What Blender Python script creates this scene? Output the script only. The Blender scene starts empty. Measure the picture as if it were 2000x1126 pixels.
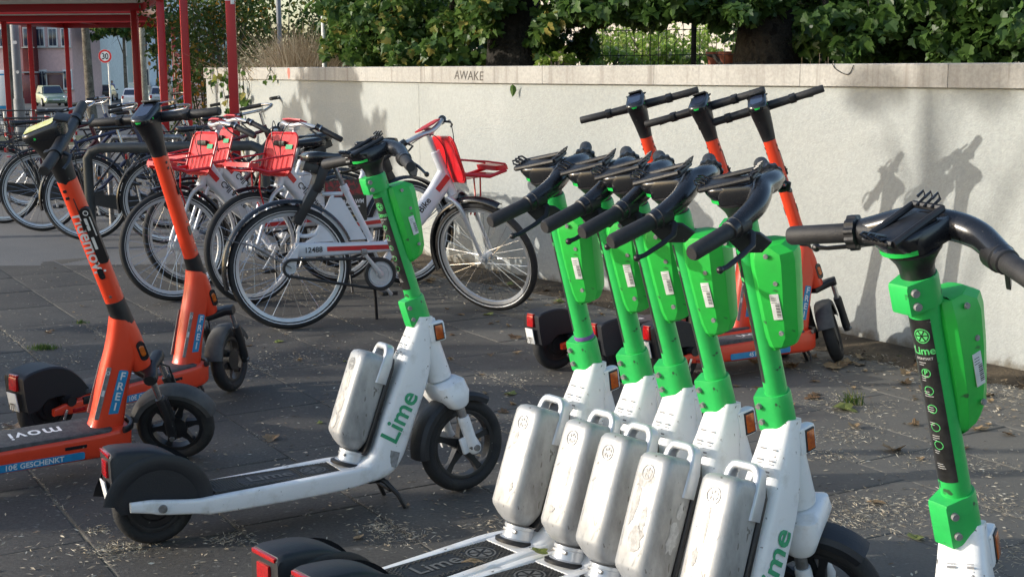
import bpy, bmesh, math, random
from math import sin, cos, pi, radians, atan2, sqrt, hypot
from mathutils import Vector, Matrix, Euler, noise
rnd = random.Random(11)
scene = bpy.context.scene
col = scene.collection

# ------------------------------------------------------------------ camera, sky, sun, exposure
cam_d = bpy.data.cameras.new("camera")
cam = bpy.data.objects.new("camera", cam_d)
col.objects.link(cam)
cam_d.sensor_width = 36.0
cam_d.lens = 2737.0 / 2000.0 * 36.0
cam_d.clip_start = 0.1
cam_d.clip_end = 2000.0
cam.location = (0, 0, 1.392)
CAM_PITCH, CAM_ROLL = radians(9.1), radians(0.5)
cam.matrix_world = (Matrix.Translation((0, 0, 1.392)) @ Matrix.Rotation(radians(90) - CAM_PITCH, 4, 'X')
                    @ Matrix.Rotation(-CAM_ROLL, 4, 'Z'))
scene.camera = cam

SUN_TH, SUN_EL = radians(6.0), radians(17.5)      # low sun: light travels towards +X
world = bpy.data.worlds.new("World")
scene.world = world
world.use_nodes = True
wn = world.node_tree.nodes
bgn = wn["Background"]
sky = wn.new("ShaderNodeTexSky")
sky.sky_type = 'NISHITA'
sky.sun_disc = False
sky.sun_elevation = SUN_EL
sky.sun_rotation = atan2(-cos(SUN_TH), -sin(SUN_TH))
sky.air_density = 1.0
sky.dust_density = 1.4
world.node_tree.links.new(sky.outputs[0], bgn.inputs[0])
bgn.inputs[1].default_value = 0.15
sun_d = bpy.data.lights.new("sun", 'SUN')
sun_d.energy = 2.35
sun_d.angle = radians(0.53)
sun_d.color = (1.0, 0.94, 0.84)
sun = bpy.data.objects.new("sun", sun_d)
col.objects.link(sun)
sun.rotation_euler = Vector((cos(SUN_EL) * cos(SUN_TH), cos(SUN_EL) * sin(SUN_TH), -sin(SUN_EL))).to_track_quat('-Z', 'Y').to_euler()
scene.view_settings.view_transform = 'Standard'
scene.view_settings.look = 'None'
scene.view_settings.gamma = 1.0
scene.view_settings.exposure = 0.84
scene.view_settings.use_curve_mapping = False
scene.render.engine = 'CYCLES'
try:
    scene.cycles.max_bounces = 6
    scene.cycles.transparent_max_bounces = 8
except Exception:
    pass

# ------------------------------------------------------------------ materials
def pbr(name, rgb, rough=0.5, metal=0.0, rgb2=None, scale=8.0, lo=0.4, hi=0.62, bump=0.0, bscale=60.0,
        coat=0.0, spec=0.5, detail=5.0, r2=None, stretch=None, glow=0.0, space='Object', bdist=0.01, fleck=None):
    m = bpy.data.materials.new(name)
    m.use_nodes = True
    nt = m.node_tree
    b = nt.nodes["Principled BSDF"]
    b.inputs["Base Color"].default_value = (*rgb, 1)
    b.inputs["Roughness"].default_value = rough
    b.inputs["Metallic"].default_value = metal
    b.inputs["Coat Weight"].default_value = coat
    b.inputs["Coat Roughness"].default_value = 0.15
    b.inputs["Specular IOR Level"].default_value = spec
    tc = nt.nodes.new("ShaderNodeTexCoord")
    src = tc.outputs[space]
    if stretch:
        mp = nt.nodes.new("ShaderNodeMapping")
        mp.inputs["Scale"].default_value = stretch
        nt.links.new(src, mp.inputs[0])
        src = mp.outputs[0]
    if rgb2 is not None:
        nz = nt.nodes.new("ShaderNodeTexNoise")
        nz.inputs["Scale"].default_value = scale
        nz.inputs["Detail"].default_value = detail
        nz.inputs["Roughness"].default_value = 0.65
        nt.links.new(src, nz.inputs["Vector"])
        rp = nt.nodes.new("ShaderNodeValToRGB")
        rp.color_ramp.elements[0].position = lo
        rp.color_ramp.elements[1].position = hi
        nt.links.new(nz.outputs["Fac"], rp.inputs[0])
        mx = nt.nodes.new("ShaderNodeMix")
        mx.data_type = 'RGBA'
        mx.inputs[6].default_value = (*rgb, 1)
        mx.inputs[7].default_value = (*rgb2, 1)
        nt.links.new(rp.outputs[0], mx.inputs[0])
        out = mx.outputs[2]
        if fleck:
            n2 = nt.nodes.new("ShaderNodeTexNoise")
            n2.inputs["Scale"].default_value = fleck[1]
            n2.inputs["Detail"].default_value = 2.0
            nt.links.new(src, n2.inputs["Vector"])
            r3 = nt.nodes.new("ShaderNodeValToRGB")
            r3.color_ramp.elements[0].position = fleck[2]
            r3.color_ramp.elements[1].position = fleck[2] + 0.03
            nt.links.new(n2.outputs["Fac"], r3.inputs[0])
            m2 = nt.nodes.new("ShaderNodeMix")
            m2.data_type = 'RGBA'
            m2.inputs[7].default_value = (*fleck[0], 1)
            nt.links.new(r3.outputs[0], m2.inputs[0])
            nt.links.new(out, m2.inputs[6])
            out = m2.outputs[2]
        nt.links.new(out, b.inputs["Base Color"])
        if r2 is not None:
            mr = nt.nodes.new("ShaderNodeMapRange")
            mr.inputs[3].default_value = rough
            mr.inputs[4].default_value = r2
            nt.links.new(rp.outputs[0], mr.inputs[0])
            nt.links.new(mr.outputs[0], b.inputs["Roughness"])
    if bump > 0:
        nb = nt.nodes.new("ShaderNodeTexNoise")
        nb.inputs["Scale"].default_value = bscale
        nb.inputs["Detail"].default_value = 4.0
        nt.links.new(src, nb.inputs["Vector"])
        bn = nt.nodes.new("ShaderNodeBump")
        bn.inputs["Strength"].default_value = bump
        bn.inputs["Distance"].default_value = bdist
        nt.links.new(nb.outputs["Fac"], bn.inputs["Height"])
        nt.links.new(bn.outputs[0], b.inputs["Normal"])
    if glow:
        b.inputs["Emission Color"].default_value = (*rgb, 1)
        b.inputs["Emission Strength"].default_value = glow
    return m

MAT = {}
def M(k): return MAT[k]
MAT['white'] = pbr('white_paint', (.78, .79, .80), .32, 0, (.55, .54, .51), 14, .52, .78, coat=.25, r2=.5, bump=.05, bscale=90, fleck=((.16, .15, .14), 55, .70))
MAT['green'] = pbr('green_paint', (.028, .48, .10), .38, 0, (.02, .38, .08), 9, .45, .75, bump=.04, bscale=120, r2=.55, fleck=((.03, .09, .04), 32, .665))
MAT['green2'] = pbr('green_plastic', (.024, .49, .06), .42, 0, (.018, .38, .05), 7, .48, .75, bump=.03, bscale=100, r2=.58, fleck=((.03, .12, .04), 24, .675))
MAT['orange'] = pbr('orange_paint', (.78, .060, .020), .36, 0, (.66, .05, .018), 6, .45, .8, coat=.2, bump=.03, bscale=110)
MAT['black'] = pbr('black_plastic', (.012, .012, .014), .42, 0, (.028, .028, .03), 20, .5, .75, bump=.06, bscale=130, r2=.6, fleck=((.13, .13, .13), 60, .73))
MAT['blackg'] = pbr('black_paint', (.010, .011, .014), .24, 0, (.02, .02, .024), 18, .55, .8, coat=.3, r2=.45, fleck=((.25, .24, .22), 34, .72))
MAT['grip'] = pbr('grip_rubber', (.014, .014, .016), .62, 0, (.024, .024, .026), 30, bump=.15, bscale=400)
MAT['tyre'] = pbr('tyre_rubber', (.018, .018, .019), .78, 0, (.045, .042, .038), 12, .5, .8, bump=.25, bscale=90)
MAT['fender'] = pbr('fender_plastic', (.013, .014, .018), .5, 0, (.06, .06, .06), 5, .55, .85, bump=.08, bscale=160)
MAT['silver'] = pbr('battery_aluminium', (.43, .435, .44), .44, .35, (.27, .27, .27), 13, .46, .70, bump=.10, bscale=60, r2=.58, fleck=((.20, .19, .18), 70, .69), stretch=(1, 1, .45))
MAT['chrome'] = pbr('bare_metal', (.62, .62, .64), .25, .95, (.45, .45, .46), 20, bump=.02)
MAT['steel'] = pbr('dull_steel', (.34, .34, .35), .45, .8, (.2, .2, .2), 25)
MAT['alu'] = pbr('silver_paint', (.55, .57, .60), .34, .45, (.42, .43, .45), 12, .5, .75, coat=.2)
MAT['bikewhite'] = pbr('bike_white_paint', (.66, .68, .73), .35, .1, (.55, .56, .58), 7, .5, .8, coat=.2)
MAT['bikered'] = pbr('basket_red', (.62, .012, .018), .35, 0, (.48, .012, .016), 9, coat=.2)
MAT['red'] = pbr('red_paint', (.44, .008, .014), .38, 0, (.34, .01, .014), 3, .4, .75, coat=.15)
MAT['redlens'] = pbr('red_lens', (.42, .008, .010), .18, 0, (.32, .008, .01), 60, coat=.6)
MAT['amber'] = pbr('amber_lens', (.62, .14, .01), .2, 0, (.35, .06, .008), 45, coat=.6)
MAT['plate'] = pbr('plate_white', (.72, .73, .72), .5, 0, (.6, .6, .6), 30)
MAT['sticker'] = pbr('sticker_white', (.68, .69, .68), .5, 0, (.55, .55, .56), 20)
MAT['stickerb'] = pbr('sticker_blue', (.022, .27, .52), .45, 0, (.02, .22, .45), 20)
MAT['stickerk'] = pbr('sticker_black', (.012, .012, .013), .4, 0, (.03, .03, .03), 30, fleck=((.5, .52, .5), 45, .70))
MAT['inkw'] = pbr('ink_white', (.75, .75, .75), .5)
MAT['inkk'] = pbr('ink_black', (.015, .015, .016), .5)
MAT['inkg'] = pbr('ink_green', (.02, .30, .13), .5, 0, (.05, .33, .17), 30)
MAT['embossed'] = pbr('embossed_rubber', (.12, .12, .115), .6)
MAT['inkgrey'] = pbr('ink_grey', (.22, .22, .23), .6)
MAT['inkdim'] = pbr('ink_dim', (.42, .42, .42), .5)
MAT['inklime'] = pbr('ink_light_green', (.10, .55, .16), .5)
MAT['dataplate'] = pbr('data_plate', (.30, .30, .31), .5, .3, (.2, .2, .2), 80)
MAT['glow'] = pbr('light_strip_green', (.02, .50, .08), .25, coat=.5)
MAT['screen'] = pbr('display_glass', (.02, .03, .06), .08, 0, (.02, .025, .05), 3, coat=.8)
MAT['mat_rubber'] = pbr('deck_rubber', (.011, .011, .012), .55, 0, (.022, .021, .02), 20, .45, .7, bump=.2, bscale=120)
MAT['matgrid'] = pbr('deck_grid', (.075, .07, .062), .7, 0, (.06, .06, .055), 30)
MAT['greydeck'] = pbr('grip_tape', (.055, .055, .058), .8, 0, (.09, .09, .09), 60, .4, .6, bump=.3, bscale=400)
MAT['greyrub'] = pbr('dusty_fender', (.10, .098, .095), .7, 0, (.05, .05, .05), 6)
MAT['poster'] = pbr('poster_black', (.012, .012, .013), .4, 0, (.03, .03, .03), 30)
MAT['posterred'] = pbr('poster_red', (.30, .02, .03), .45, 0, (.05, .03, .03), 40, .45, .55)
MAT['gold'] = pbr('poster_gold', (.45, .32, .12), .5)
MAT['yellow'] = pbr('yellow_sticker', (.55, .55, .16), .5, 0, (.62, .62, .35), 40)
MAT['grey'] = pbr('grey_paint', (.22, .24, .27), .5, .1, (.18, .19, .21), 4)
MAT['darktube'] = pbr('dark_rack_paint', (.045, .055, .06), .5, .2, (.03, .035, .04), 8)
MAT['blackframe'] = pbr('bike_frame_black', (.015, .014, .018), .3, .1, (.03, .03, .035), 20, coat=.3)
MAT['maroon'] = pbr('bike_frame_maroon', (.09, .012, .022), .3, .1, (.06, .01, .02), 20, coat=.3)
MAT['navy'] = pbr('bike_frame_navy', (.02, .03, .09), .3, .1, (.02, .025, .06), 20, coat=.3)

# ------------------------------------------------------------------ mesh helpers
def newmesh(name, V, F, mats, smooth=True, ang=0.7):
    me = bpy.data.meshes.new(name)
    me.from_pydata([tuple(v) for v in V], [], F)
    for m in (mats if isinstance(mats, (list, tuple)) else [mats]):
        me.materials.append(m)
    if smooth:
        me.polygons.foreach_set('use_smooth', [True] * len(me.polygons))
        me.update()
        me.set_sharp_from_angle(angle=ang)
    me.update()
    return me

class MB:
    def __init__(s): s.V = []; s.F = []; s.X = []
    def add(s, V, F, mi=0):
        o = len(s.V)
        s.V += [Vector(v) for v in V]
        s.F += [tuple(i + o for i in f) for f in F]
        s.X += [mi] * len(F)
        return s
    def xform(s, Mx):
        s.V = [Mx @ v for v in s.V]
        return s
    def box(s, c, d, rot=None, mi=0):
        hx, hy, hz = d[0] / 2, d[1] / 2, d[2] / 2
        V = [Vector((x, y, z)) for x in (-hx, hx) for y in (-hy, hy) for z in (-hz, hz)]
        if rot is not None: V = [rot @ v for v in V]
        V = [v + Vector(c) for v in V]
        return s.add(V, [(0, 1, 3, 2), (4, 6, 7, 5), (0, 4, 5, 1), (2, 3, 7, 6), (0, 2, 6, 4), (1, 5, 7, 3)], mi)
    def bbox(s, c, d, b=0.004, rot=None, mi=0):
        """box with chamfered edges"""
        bm = bmesh.new()
        bmesh.ops.create_cube(bm, size=1.0)
        for v in bm.verts: v.co = Vector((v.co.x * d[0], v.co.y * d[1], v.co.z * d[2]))
        bmesh.ops.bevel(bm, geom=list(bm.edges), offset=min(b, min(d) * .45), segments=2, affect='EDGES', profile=.6)
        V = [v.co.copy() for v in bm.verts]
        if rot is not None: V = [rot @ v for v in V]
        V = [v + Vector(c) for v in V]
        F = [[v.index for v in f.verts] for f in bm.faces]
        bm.free()
        return s.add(V, F, mi)
    def loft(s, rings, caps=True, mi=0, closed=True):
        n = len(rings[0]); V = [v for r in rings for v in r]; F = []
        for i in range(len(rings) - 1):
            for j in range(n if closed else n - 1):
                k = (j + 1) % n
                F.append((i * n + j, i * n + k, (i + 1) * n + k, (i + 1) * n + j))
        if caps:
            F.append(tuple(range(n - 1, -1, -1)))
            F.append(tuple(range((len(rings) - 1) * n, len(rings) * n)))
        return s.add(V, F, mi)
    def tube(s, pts, r, n=10, mi=0, caps=True, flat=None):
        pts = [Vector(p) for p in pts]
        if not isinstance(r, (list, tuple)): r = [r] * len(pts)
        rings = []; up = None
        for i, p in enumerate(pts):
            t = (pts[min(i + 1, len(pts) - 1)] - pts[max(i - 1, 0)]).normalized()
            if up is None:
                up = Vector((0, 0, 1)) if abs(t.z) < .9 else Vector((1, 0, 0))
            a = (up - t * up.dot(t))
            if a.length < 1e-4: a = t.orthogonal()
            a.normalize(); b = t.cross(a); up = a
            fx = flat if flat else 1.0
            rings.append([p + (a * cos(2 * pi * k / n) * fx + b * sin(2 * pi * k / n)) * r[i] for k in range(n)])
        return s.loft(rings, caps, mi)
    def cyl(s, p0, p1, r0, r1=None, n=14, mi=0):
        return s.tube([p0, p1], [r0, r0 if r1 is None else r1], n, mi)
    def lathe(s, prof, n=32, axis='Y', c=(0, 0, 0), mi=0, a0=0.0, a1=2 * pi):
        """prof: list of (radius, offset along axis)"""
        full = abs(a1 - a0 - 2 * pi) < 1e-5
        m = n if full else n + 1
        V = []; c = Vector(c)
        for k in range(m):
            a = a0 + (a1 - a0) * k / n
            for (r, h) in prof:
                if axis == 'Y': V.append(c + Vector((r * cos(a), h, r * sin(a))))
                elif axis == 'Z': V.append(c + Vector((r * cos(a), r * sin(a), h)))
                else: V.append(c + Vector((h, r * cos(a), r * sin(a))))
        p = len(prof); F = []
        for k in range(n):
            k2 = (k + 1) % m
            for j in range(p - 1):
                F.append((k * p + j, k2 * p + j, k2 * p + j + 1, k * p + j + 1))
        return s.add(V, F, mi)
    def prism(s, poly, y0, y1, mi=0):
        """poly in XZ, extruded along Y"""
        n = len(poly)
        V = [Vector((x, y0, z)) for x, z in poly] + [Vector((x, y1, z)) for x, z in poly]
        F = [tuple(range(n)), tuple(range(2 * n - 1, n - 1, -1))]
        F += [(i, i + n, (i + 1) % n + n, (i + 1) % n) for i in range(n)]
        return s.add(V, F, mi)
    def sphere(s, c, r, n=12, m=8, mi=0):
        c = Vector(c); rr = r if isinstance(r, (tuple, list)) else (r, r, r)
        rings = []
        for i in range(m + 1):
            t = pi * i / m
            rings.append([c + Vector((rr[0] * max(sin(t), 1e-4) * cos(2 * pi * k / n), rr[1] * max(sin(t), 1e-4) * sin(2 * pi * k / n), rr[2] * cos(t))) for k in range(n)])
        return s.loft(rings, True, mi)
    def mesh(s, name, mats, smooth=True, ang=0.7):
        me = newmesh(name, s.V, s.F, mats, smooth, ang)
        if any(s.X): me.polygons.foreach_set('material_index', s.X)
        bm = bmesh.new(); bm.from_mesh(me); bmesh.ops.recalc_face_normals(bm, faces=bm.faces); bm.to_mesh(me); bm.free()
        if smooth: me.set_sharp_from_angle(angle=ang)
        return me

def rrect(w, h, r, k=3):
    r = min(r, w / 2 - 1e-4, h / 2 - 1e-4); out = []
    for cx, cy, a in ((w / 2 - r, h / 2 - r, 0), (-w / 2 + r, h / 2 - r, 90), (-w / 2 + r, -h / 2 + r, 180), (w / 2 - r, -h / 2 + r, 270)):
        for i in range(k + 1):
            t = radians(a + 90 * i / k)
            out.append((cx + r * cos(t), cy + r * sin(t)))
    return out

def crom(P, n=6):
    """Catmull-Rom through tuples"""
    P = [tuple(p) for p in P]; out = []
    for i in range(len(P) - 1):
        p0, p1, p2, p3 = P[max(i - 1, 0)], P[i], P[i + 1], P[min(i + 2, len(P) - 1)]
        for k in range(n):
            t = k / n
            out.append(tuple(.5 * ((2 * b) + (-a + c) * t + (2 * a - 5 * b + 4 * c - d) * t * t + (-a + 3 * b - 3 * c + d) * t ** 3) for a, b, c, d in zip(p0, p1, p2, p3)))
    out.append(P[-1])
    return out

def part(name, mb, mat, parent, Mx=None, bevel=0, steer=False, label=None, ang=0.7, smooth=True):
    me = mb.mesh(name, mat, smooth, ang) if isinstance(mb, MB) else mb
    o = bpy.data.objects.new(name, me)
    col.objects.link(o)
    o.parent = parent
    if Mx is not None: o.matrix_basis = Mx
    if bevel:
        md = o.modifiers.new('bevel', 'BEVEL'); md.width = bevel; md.segments = 2; md.limit_method = 'ANGLE'; md.angle_limit = radians(35)
        md.harden_normals = False
    if steer: o['steer'] = 1
    if label: o['label'] = label
    return o

def tag(o, label=None, cat=None, group=None, kind=None):
    if label: o['label'] = label
    if cat: o['category'] = cat
    if group: o['group'] = group
    if kind: o['kind'] = kind
    return o

def empty(name, loc=(0, 0, 0), rot=(0, 0, 0)):
    o = bpy.data.objects.new(name, None)
    o.empty_display_size = .1
    col.objects.link(o)
    o.location = loc; o.rotation_euler = rot
    return o

def single(name, mb, mat, label=None, cat=None, group=None, kind=None, loc=(0, 0, 0), rot=(0, 0, 0), ang=.7, smooth=True):
    me = mb.mesh(name, mat, smooth, ang) if isinstance(mb, MB) else mb
    o = bpy.data.objects.new(name, me); col.objects.link(o)
    o.location = loc; o.rotation_euler = rot
    return tag(o, label, cat, group, kind)

def copy_tree(o, parent=None, skip=()):
    c = o.copy(); col.objects.link(c)
    if parent is not None:
        c.parent = parent
    for ch in list(o.children):
        if ch.name.split('.')[0] in skip: continue
        copy_tree(ch, c)
    return c

# text as flat geometry, returned in 2-D
_tc = {}
def text2d(s, size=1.0, align='LEFT', spacing=1.0, bold=0.0):
    key = (s, size, align, spacing, bold)
    if key in _tc: return _tc[key]
    cu = bpy.data.curves.new('txt', 'FONT')
    cu.body = s; cu.size = size; cu.align_x = align; cu.space_character = spacing; cu.resolution_u = 3; cu.offset = bold
    ob = bpy.data.objects.new('txt', cu)
    me = ob.to_mesh()
    V = [(v.co.x, v.co.y) for v in me.vertices]; F = [tuple(p.vertices) for p in me.polygons]
    ob.to_mesh_clear()
    bpy.data.objects.remove(ob); bpy.data.curves.remove(cu)
    _tc[key] = (V, F)
    return V, F

def text_on(s, size, fn, align='CENTER', spacing=1.0, bold=0.0, mb=None, mi=0):
    V, F = text2d(s, size, align, spacing, bold)
    mb = mb or MB()
    mb.add([fn(a, b) for a, b in V], F, mi)
    return mb

def plane_fn(o, ex, ey):
    o, ex, ey = Vector(o), Vector(ex).normalized(), Vector(ey).normalized()
    return lambda a, b: o + ex * a + ey * b

def wheel(parent, name, R, w, spokes=5, rim_mat='black', c=(0, 0, 0), steer=False, Rhub=.03, motor=False, n=36):
    """small scooter wheel: rim and spokes, with the tyre as a sub-part"""
    rt = w * .42
    mb = MB()
    ri = R - rt * 1.75
    mb.lathe([(ri - .012, -w * .30), (ri - .002, -w * .34), (ri + .006, -w * .30), (ri + .006, w * .30), (ri - .002, w * .34), (ri - .012, w * .30), (ri - .012, -w * .30)], n)
    mb.cyl((0, -w * .42, 0), (0, w * .42, 0), Rhub, n=16)
    if motor:
        mb.lathe([(.001, -w * .36), (ri * .55, -w * .36), (ri * .62, -w * .26), (ri * .62, w * .26), (ri * .55, w * .36), (.001, w * .36)], 24)
        mb.lathe([(.001, -w * .2), (ri - .01, -w * .2), (ri - .01, w * .2), (.001, w * .2)], 24)
    for k in range(spokes):
        a = 2 * pi * k / spokes + .3
        d = Vector((cos(a), 0, sin(a))); t = Vector((-sin(a), 0, cos(a)))
        rings = []
        for rr, hw, hy in ((Rhub * .7, .016, w * .26), ((Rhub + ri) / 2, .009, w * .16), (ri - .004, .012, w * .24)):
            p = d * rr
            rings.append([p + t * hw + Vector((0, hy, 0)), p + t * hw - Vector((0, hy, 0)), p - t * hw - Vector((0, hy, 0)), p - t * hw + Vector((0, hy, 0))])
        mb.loft(rings)
    T = Matrix.Translation(c)
    o = part(name, mb, M(rim_mat), parent, T, steer=steer)
    ty = MB()
    prof = [(R - rt + rt * cos(a) * 1.0, w / 2 * sin(a)) for a in [radians(q) for q in range(-150, 151, 20)]]
    prof.append(prof[0])
    ty.lathe(prof, n)
    part('tyre', ty, M('tyre'), o)
    return o
# ------------------------------------------------------------------ world-space materials for the site
def world_mat(name, c1, c2, rough=.85, s1=1.2, s2=60., c3=None, th=.6, bump=.3, bs=220., bd=.004, rnd_tone=0.0, streak=None, foot=None, detail_mix=.5, pale_tint=None):
    m = bpy.data.materials.new(name); m.use_nodes = True; nt = m.node_tree; L = nt.links
    b = nt.nodes["Principled BSDF"]; b.inputs["Roughness"].default_value = rough; b.inputs["Specular IOR Level"].default_value = .35
    g = nt.nodes.new("ShaderNodeNewGeometry")
    def noise_(scale, det=6, vec=None, rough_=.6):
        n = nt.nodes.new("ShaderNodeTexNoise"); n.inputs["Scale"].default_value = scale; n.inputs["Detail"].default_value = det; n.inputs["Roughness"].default_value = rough_
        L.new(vec or g.outputs["Position"], n.inputs["Vector"]); return n.outputs["Fac"]
    def ramp(fac, lo, hi):
        r = nt.nodes.new("ShaderNodeMapRange"); r.inputs[1].default_value = lo; r.inputs[2].default_value = hi; r.interpolation_type = 'SMOOTHSTEP'; L.new(fac, r.inputs[0]); return r.outputs[0]
    def mix(f, a, c, bt='MIX'):
        x = nt.nodes.new("ShaderNodeMix"); x.data_type = 'RGBA'; x.blend_type = bt
        if isinstance(f, float): x.inputs[0].default_value = f
        else: L.new(f, x.inputs[0])
        for i, v in ((6, a), (7, c)):
            if isinstance(v, tuple): x.inputs[i].default_value = (*v, 1)
            else: L.new(v, x.inputs[i])
        return x.outputs[2]
    colr = mix(ramp(noise_(s1, 8), .35, .68), c1, c2)
    colr = mix(detail_mix, colr, mix(ramp(noise_(s2, 3), .3, .7), (.55, .55, .55), (1.4, 1.4, 1.4)), 'MULTIPLY')
    if c3: colr = mix(ramp(noise_(s2 * .35, 4), th, th + .05), colr, c3)
    if streak:
        mp = nt.nodes.new("ShaderNodeMapping"); mp.inputs["Scale"].default_value = (14, 14, .7); L.new(g.outputs["Position"], mp.inputs[0])
        colr = mix(ramp(noise_(1.0, 5, mp.outputs[0]), .5, .72), colr, streak)
    if pale_tint:   # colour mixed paler towards the wall side, broken up by noise
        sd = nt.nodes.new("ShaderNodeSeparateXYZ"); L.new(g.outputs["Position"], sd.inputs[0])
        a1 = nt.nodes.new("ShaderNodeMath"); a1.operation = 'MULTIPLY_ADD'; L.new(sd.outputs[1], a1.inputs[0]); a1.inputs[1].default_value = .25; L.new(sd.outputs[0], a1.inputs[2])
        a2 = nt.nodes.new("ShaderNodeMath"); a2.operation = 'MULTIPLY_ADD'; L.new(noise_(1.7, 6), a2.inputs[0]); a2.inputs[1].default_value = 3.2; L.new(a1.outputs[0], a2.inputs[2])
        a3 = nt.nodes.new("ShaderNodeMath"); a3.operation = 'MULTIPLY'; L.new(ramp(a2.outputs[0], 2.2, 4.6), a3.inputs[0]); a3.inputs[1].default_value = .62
        colr = mix(a3.outputs[0], colr, pale_tint)
    if foot:
        sp = nt.nodes.new("ShaderNodeSeparateXYZ"); L.new(g.outputs["Position"], sp.inputs[0])
        ad = nt.nodes.new("ShaderNodeMath"); ad.operation = 'MULTIPLY_ADD'; L.new(noise_(9., 6), ad.inputs[0]); ad.inputs[1].default_value = .22; L.new(sp.outputs[2], ad.inputs[2])
        colr = mix(ramp(ad.outputs[0], .19, .12), colr, foot)
    if rnd_tone:
        oi = nt.nodes.new("ShaderNodeObjectInfo"); mr = nt.nodes.new("ShaderNodeMapRange"); mr.inputs[3].default_value = 1 - rnd_tone; mr.inputs[4].default_value = 1 + rnd_tone; L.new(oi.outputs["Random"], mr.inputs[0])
        cc = nt.nodes.new("ShaderNodeCombineColor"); [L.new(mr.outputs[0], cc.inputs[i]) for i in range(3)]
        colr = mix(1.0, colr, cc.outputs[0], 'MULTIPLY')
    L.new(colr, b.inputs["Base Color"])
    bn = nt.nodes.new("ShaderNodeBump"); bn.inputs["Strength"].default_value = bump; bn.inputs["Distance"].default_value = bd
    L.new(noise_(bs, 3, rough_=.5), bn.inputs["Height"]); L.new(bn.outputs[0], b.inputs["Normal"])
    return m

MAT['slab'] = world_mat('paving_slab', (.062, .058, .053), (.100, .092, .080), .76, 1.1, 90., (.15, .145, .13), .62, .35, 260., .003, .08, pale_tint=(.17, .165, .145))
MAT['joint'] = world_mat('joint_sand', (.10, .09, .07), (.20, .175, .13), .95, 14., 150., None, .6, .5, 120., .006)
MAT['asphalt'] = world_mat('asphalt', (.14, .14, .14), (.185, .18, .175), .9, .5, 120., (.17, .165, .155), .66, .4, 200., .004)
MAT['road'] = world_mat('road_asphalt', (.070, .072, .078), (.10, .10, .10), .85, .12, 20., None, .6, .2, 60., .004)
MAT['soil'] = world_mat('soil', (.055, .042, .028), (.12, .09, .055), .95, 5., 60., None, .6, .6, 60., .01)
MAT['stucco'] = world_mat('stucco', (.345, .36, .345), (.395, .41, .395), .9, .9, 45., None, .6, .6, 100., .005, foot=(.16, .145, .115), detail_mix=.14)
MAT['coping'] = world_mat('coping_concrete', (.36, .345, .315), (.44, .425, .39), .9, 2.2, 60., (.28, .265, .24), .66, .35, 130., .003, streak=(.27, .25, .225), detail_mix=.25)
MAT['kerb'] = world_mat('kerb_concrete', (.38, .37, .34), (.50, .48, .44), .9, 1., 30.)
MAT['lawn'] = world_mat('verge', (.05, .07, .025), (.13, .11, .06), .95, 3., 40.)
MAT['bark'] = world_mat('bark', (.10, .085, .065), (.19, .165, .13), .95, 5., 30., (.05, .04, .03), .58, .8, 40., .02)
MAT['barkd'] = world_mat('bark_dark', (.018, .016, .013), (.042, .036, .029), .95, 6., 30., (.015, .012, .01), .55, 1., 30., .03)
MAT['barkl'] = world_mat('bark_pale', (.24, .21, .16), (.36, .32, .25), .95, 4., 20., (.14, .12, .09), .6, .5, 30., .02)

# ------------------------------------------------------------------ ground, path, road
def gz(y): return 0.0 if y < 22 else (-.017 * (y - 22) if y < 100 else (-1.326 - .009 * (y - 100) if y < 130 else -1.6))
def strip(name, ys, x0, x1, dz, mat, fx=None):
    V = []; F = []
    for y in ys:
        a, b = (fx(y) if fx else (x0, x1)); V += [(a, y, gz(y) + dz), (b, y, gz(y) + dz)]
    F = [(2 * i, 2 * i + 1, 2 * i + 3, 2 * i + 2) for i in range(len(ys) - 1)]
    return single(name, newmesh(name, V, F, mat, False), None, kind='structure') if False else tag(_link(name, newmesh(name, V, F, mat, False)), kind='structure')
def _link(n, me):
    o = bpy.data.objects.new(n, me); col.objects.link(o); return o
YS = [-60, 0, 22, 40, 60, 80, 100, 115, 130, 200, 400, 900]
strip('ground', YS, -600, 600, -.020, M('joint') if False else M('asphalt'))
# sandy bed under the slabs
V = [(-6, -2), (5.5, -2), (5.5, 9.9), (-6, 9.9)]
bed = MB(); bed.add([(-9, -2, -.0042), (5.5, -2, -.0042), (5.5, 9.92, -.0042), (-9, 9.92, -.0042)], [(0, 1, 2, 3)])
single('paving_bed', bed, M('joint'), kind='structure', smooth=False)
bed = MB(); bed.add([(-30, 9.92, -.003), (5.5, 9.92, -.003), (5.5, 24.6, -.003 + gz(24.6)), (-30, 24.6, -.003 + gz(24.6))], [(0, 1, 2, 3)])
V = []; F = []
for y in (9.92, 22, 24.6): V += [(-30, y, -.001 + gz(y)), (8, y, -.001 + gz(y))]
tag(_link('path', newmesh('path', V, [(0, 1, 3, 2), (2, 3, 5, 4)], M('asphalt'), False)), kind='structure')
V = []; ys = [31, 60, 100, 130, 300]
for y in ys: V += [(-160, y, gz(y) - .008), (40, y, gz(y) - .008)]
tag(_link('road', newmesh('road', V, [(2 * i, 2 * i + 1, 2 * i + 3, 2 * i + 2) for i in range(4)], M('road'), False)), kind='structure')
k = MB()
for y0, y1, h in ((24.6, 24.85, .10), (40.0, 41.2, .12)):
    k.loft([[Vector((x, y0, gz(y0) - .05)), Vector((x, y1, gz(y1) - .05)), Vector((x, y1, gz(y1) + h - .02)), Vector((x, y0 + .02, gz(y0) + h)), Vector((x, y0, gz(y0) + h - .02))] for x in (-60, 12)])
tag(_link('kerb', k.mesh('kerb', M('kerb'), False)), kind='structure')
V = []
for y in (24.86, 31): V += [(-30, y, gz(y) + .07), (8, y, gz(y) + .07)]
tag(_link('verge', newmesh('verge', V, [(0, 1, 3, 2)], M('lawn'), False)), kind='structure')
V = []
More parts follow.
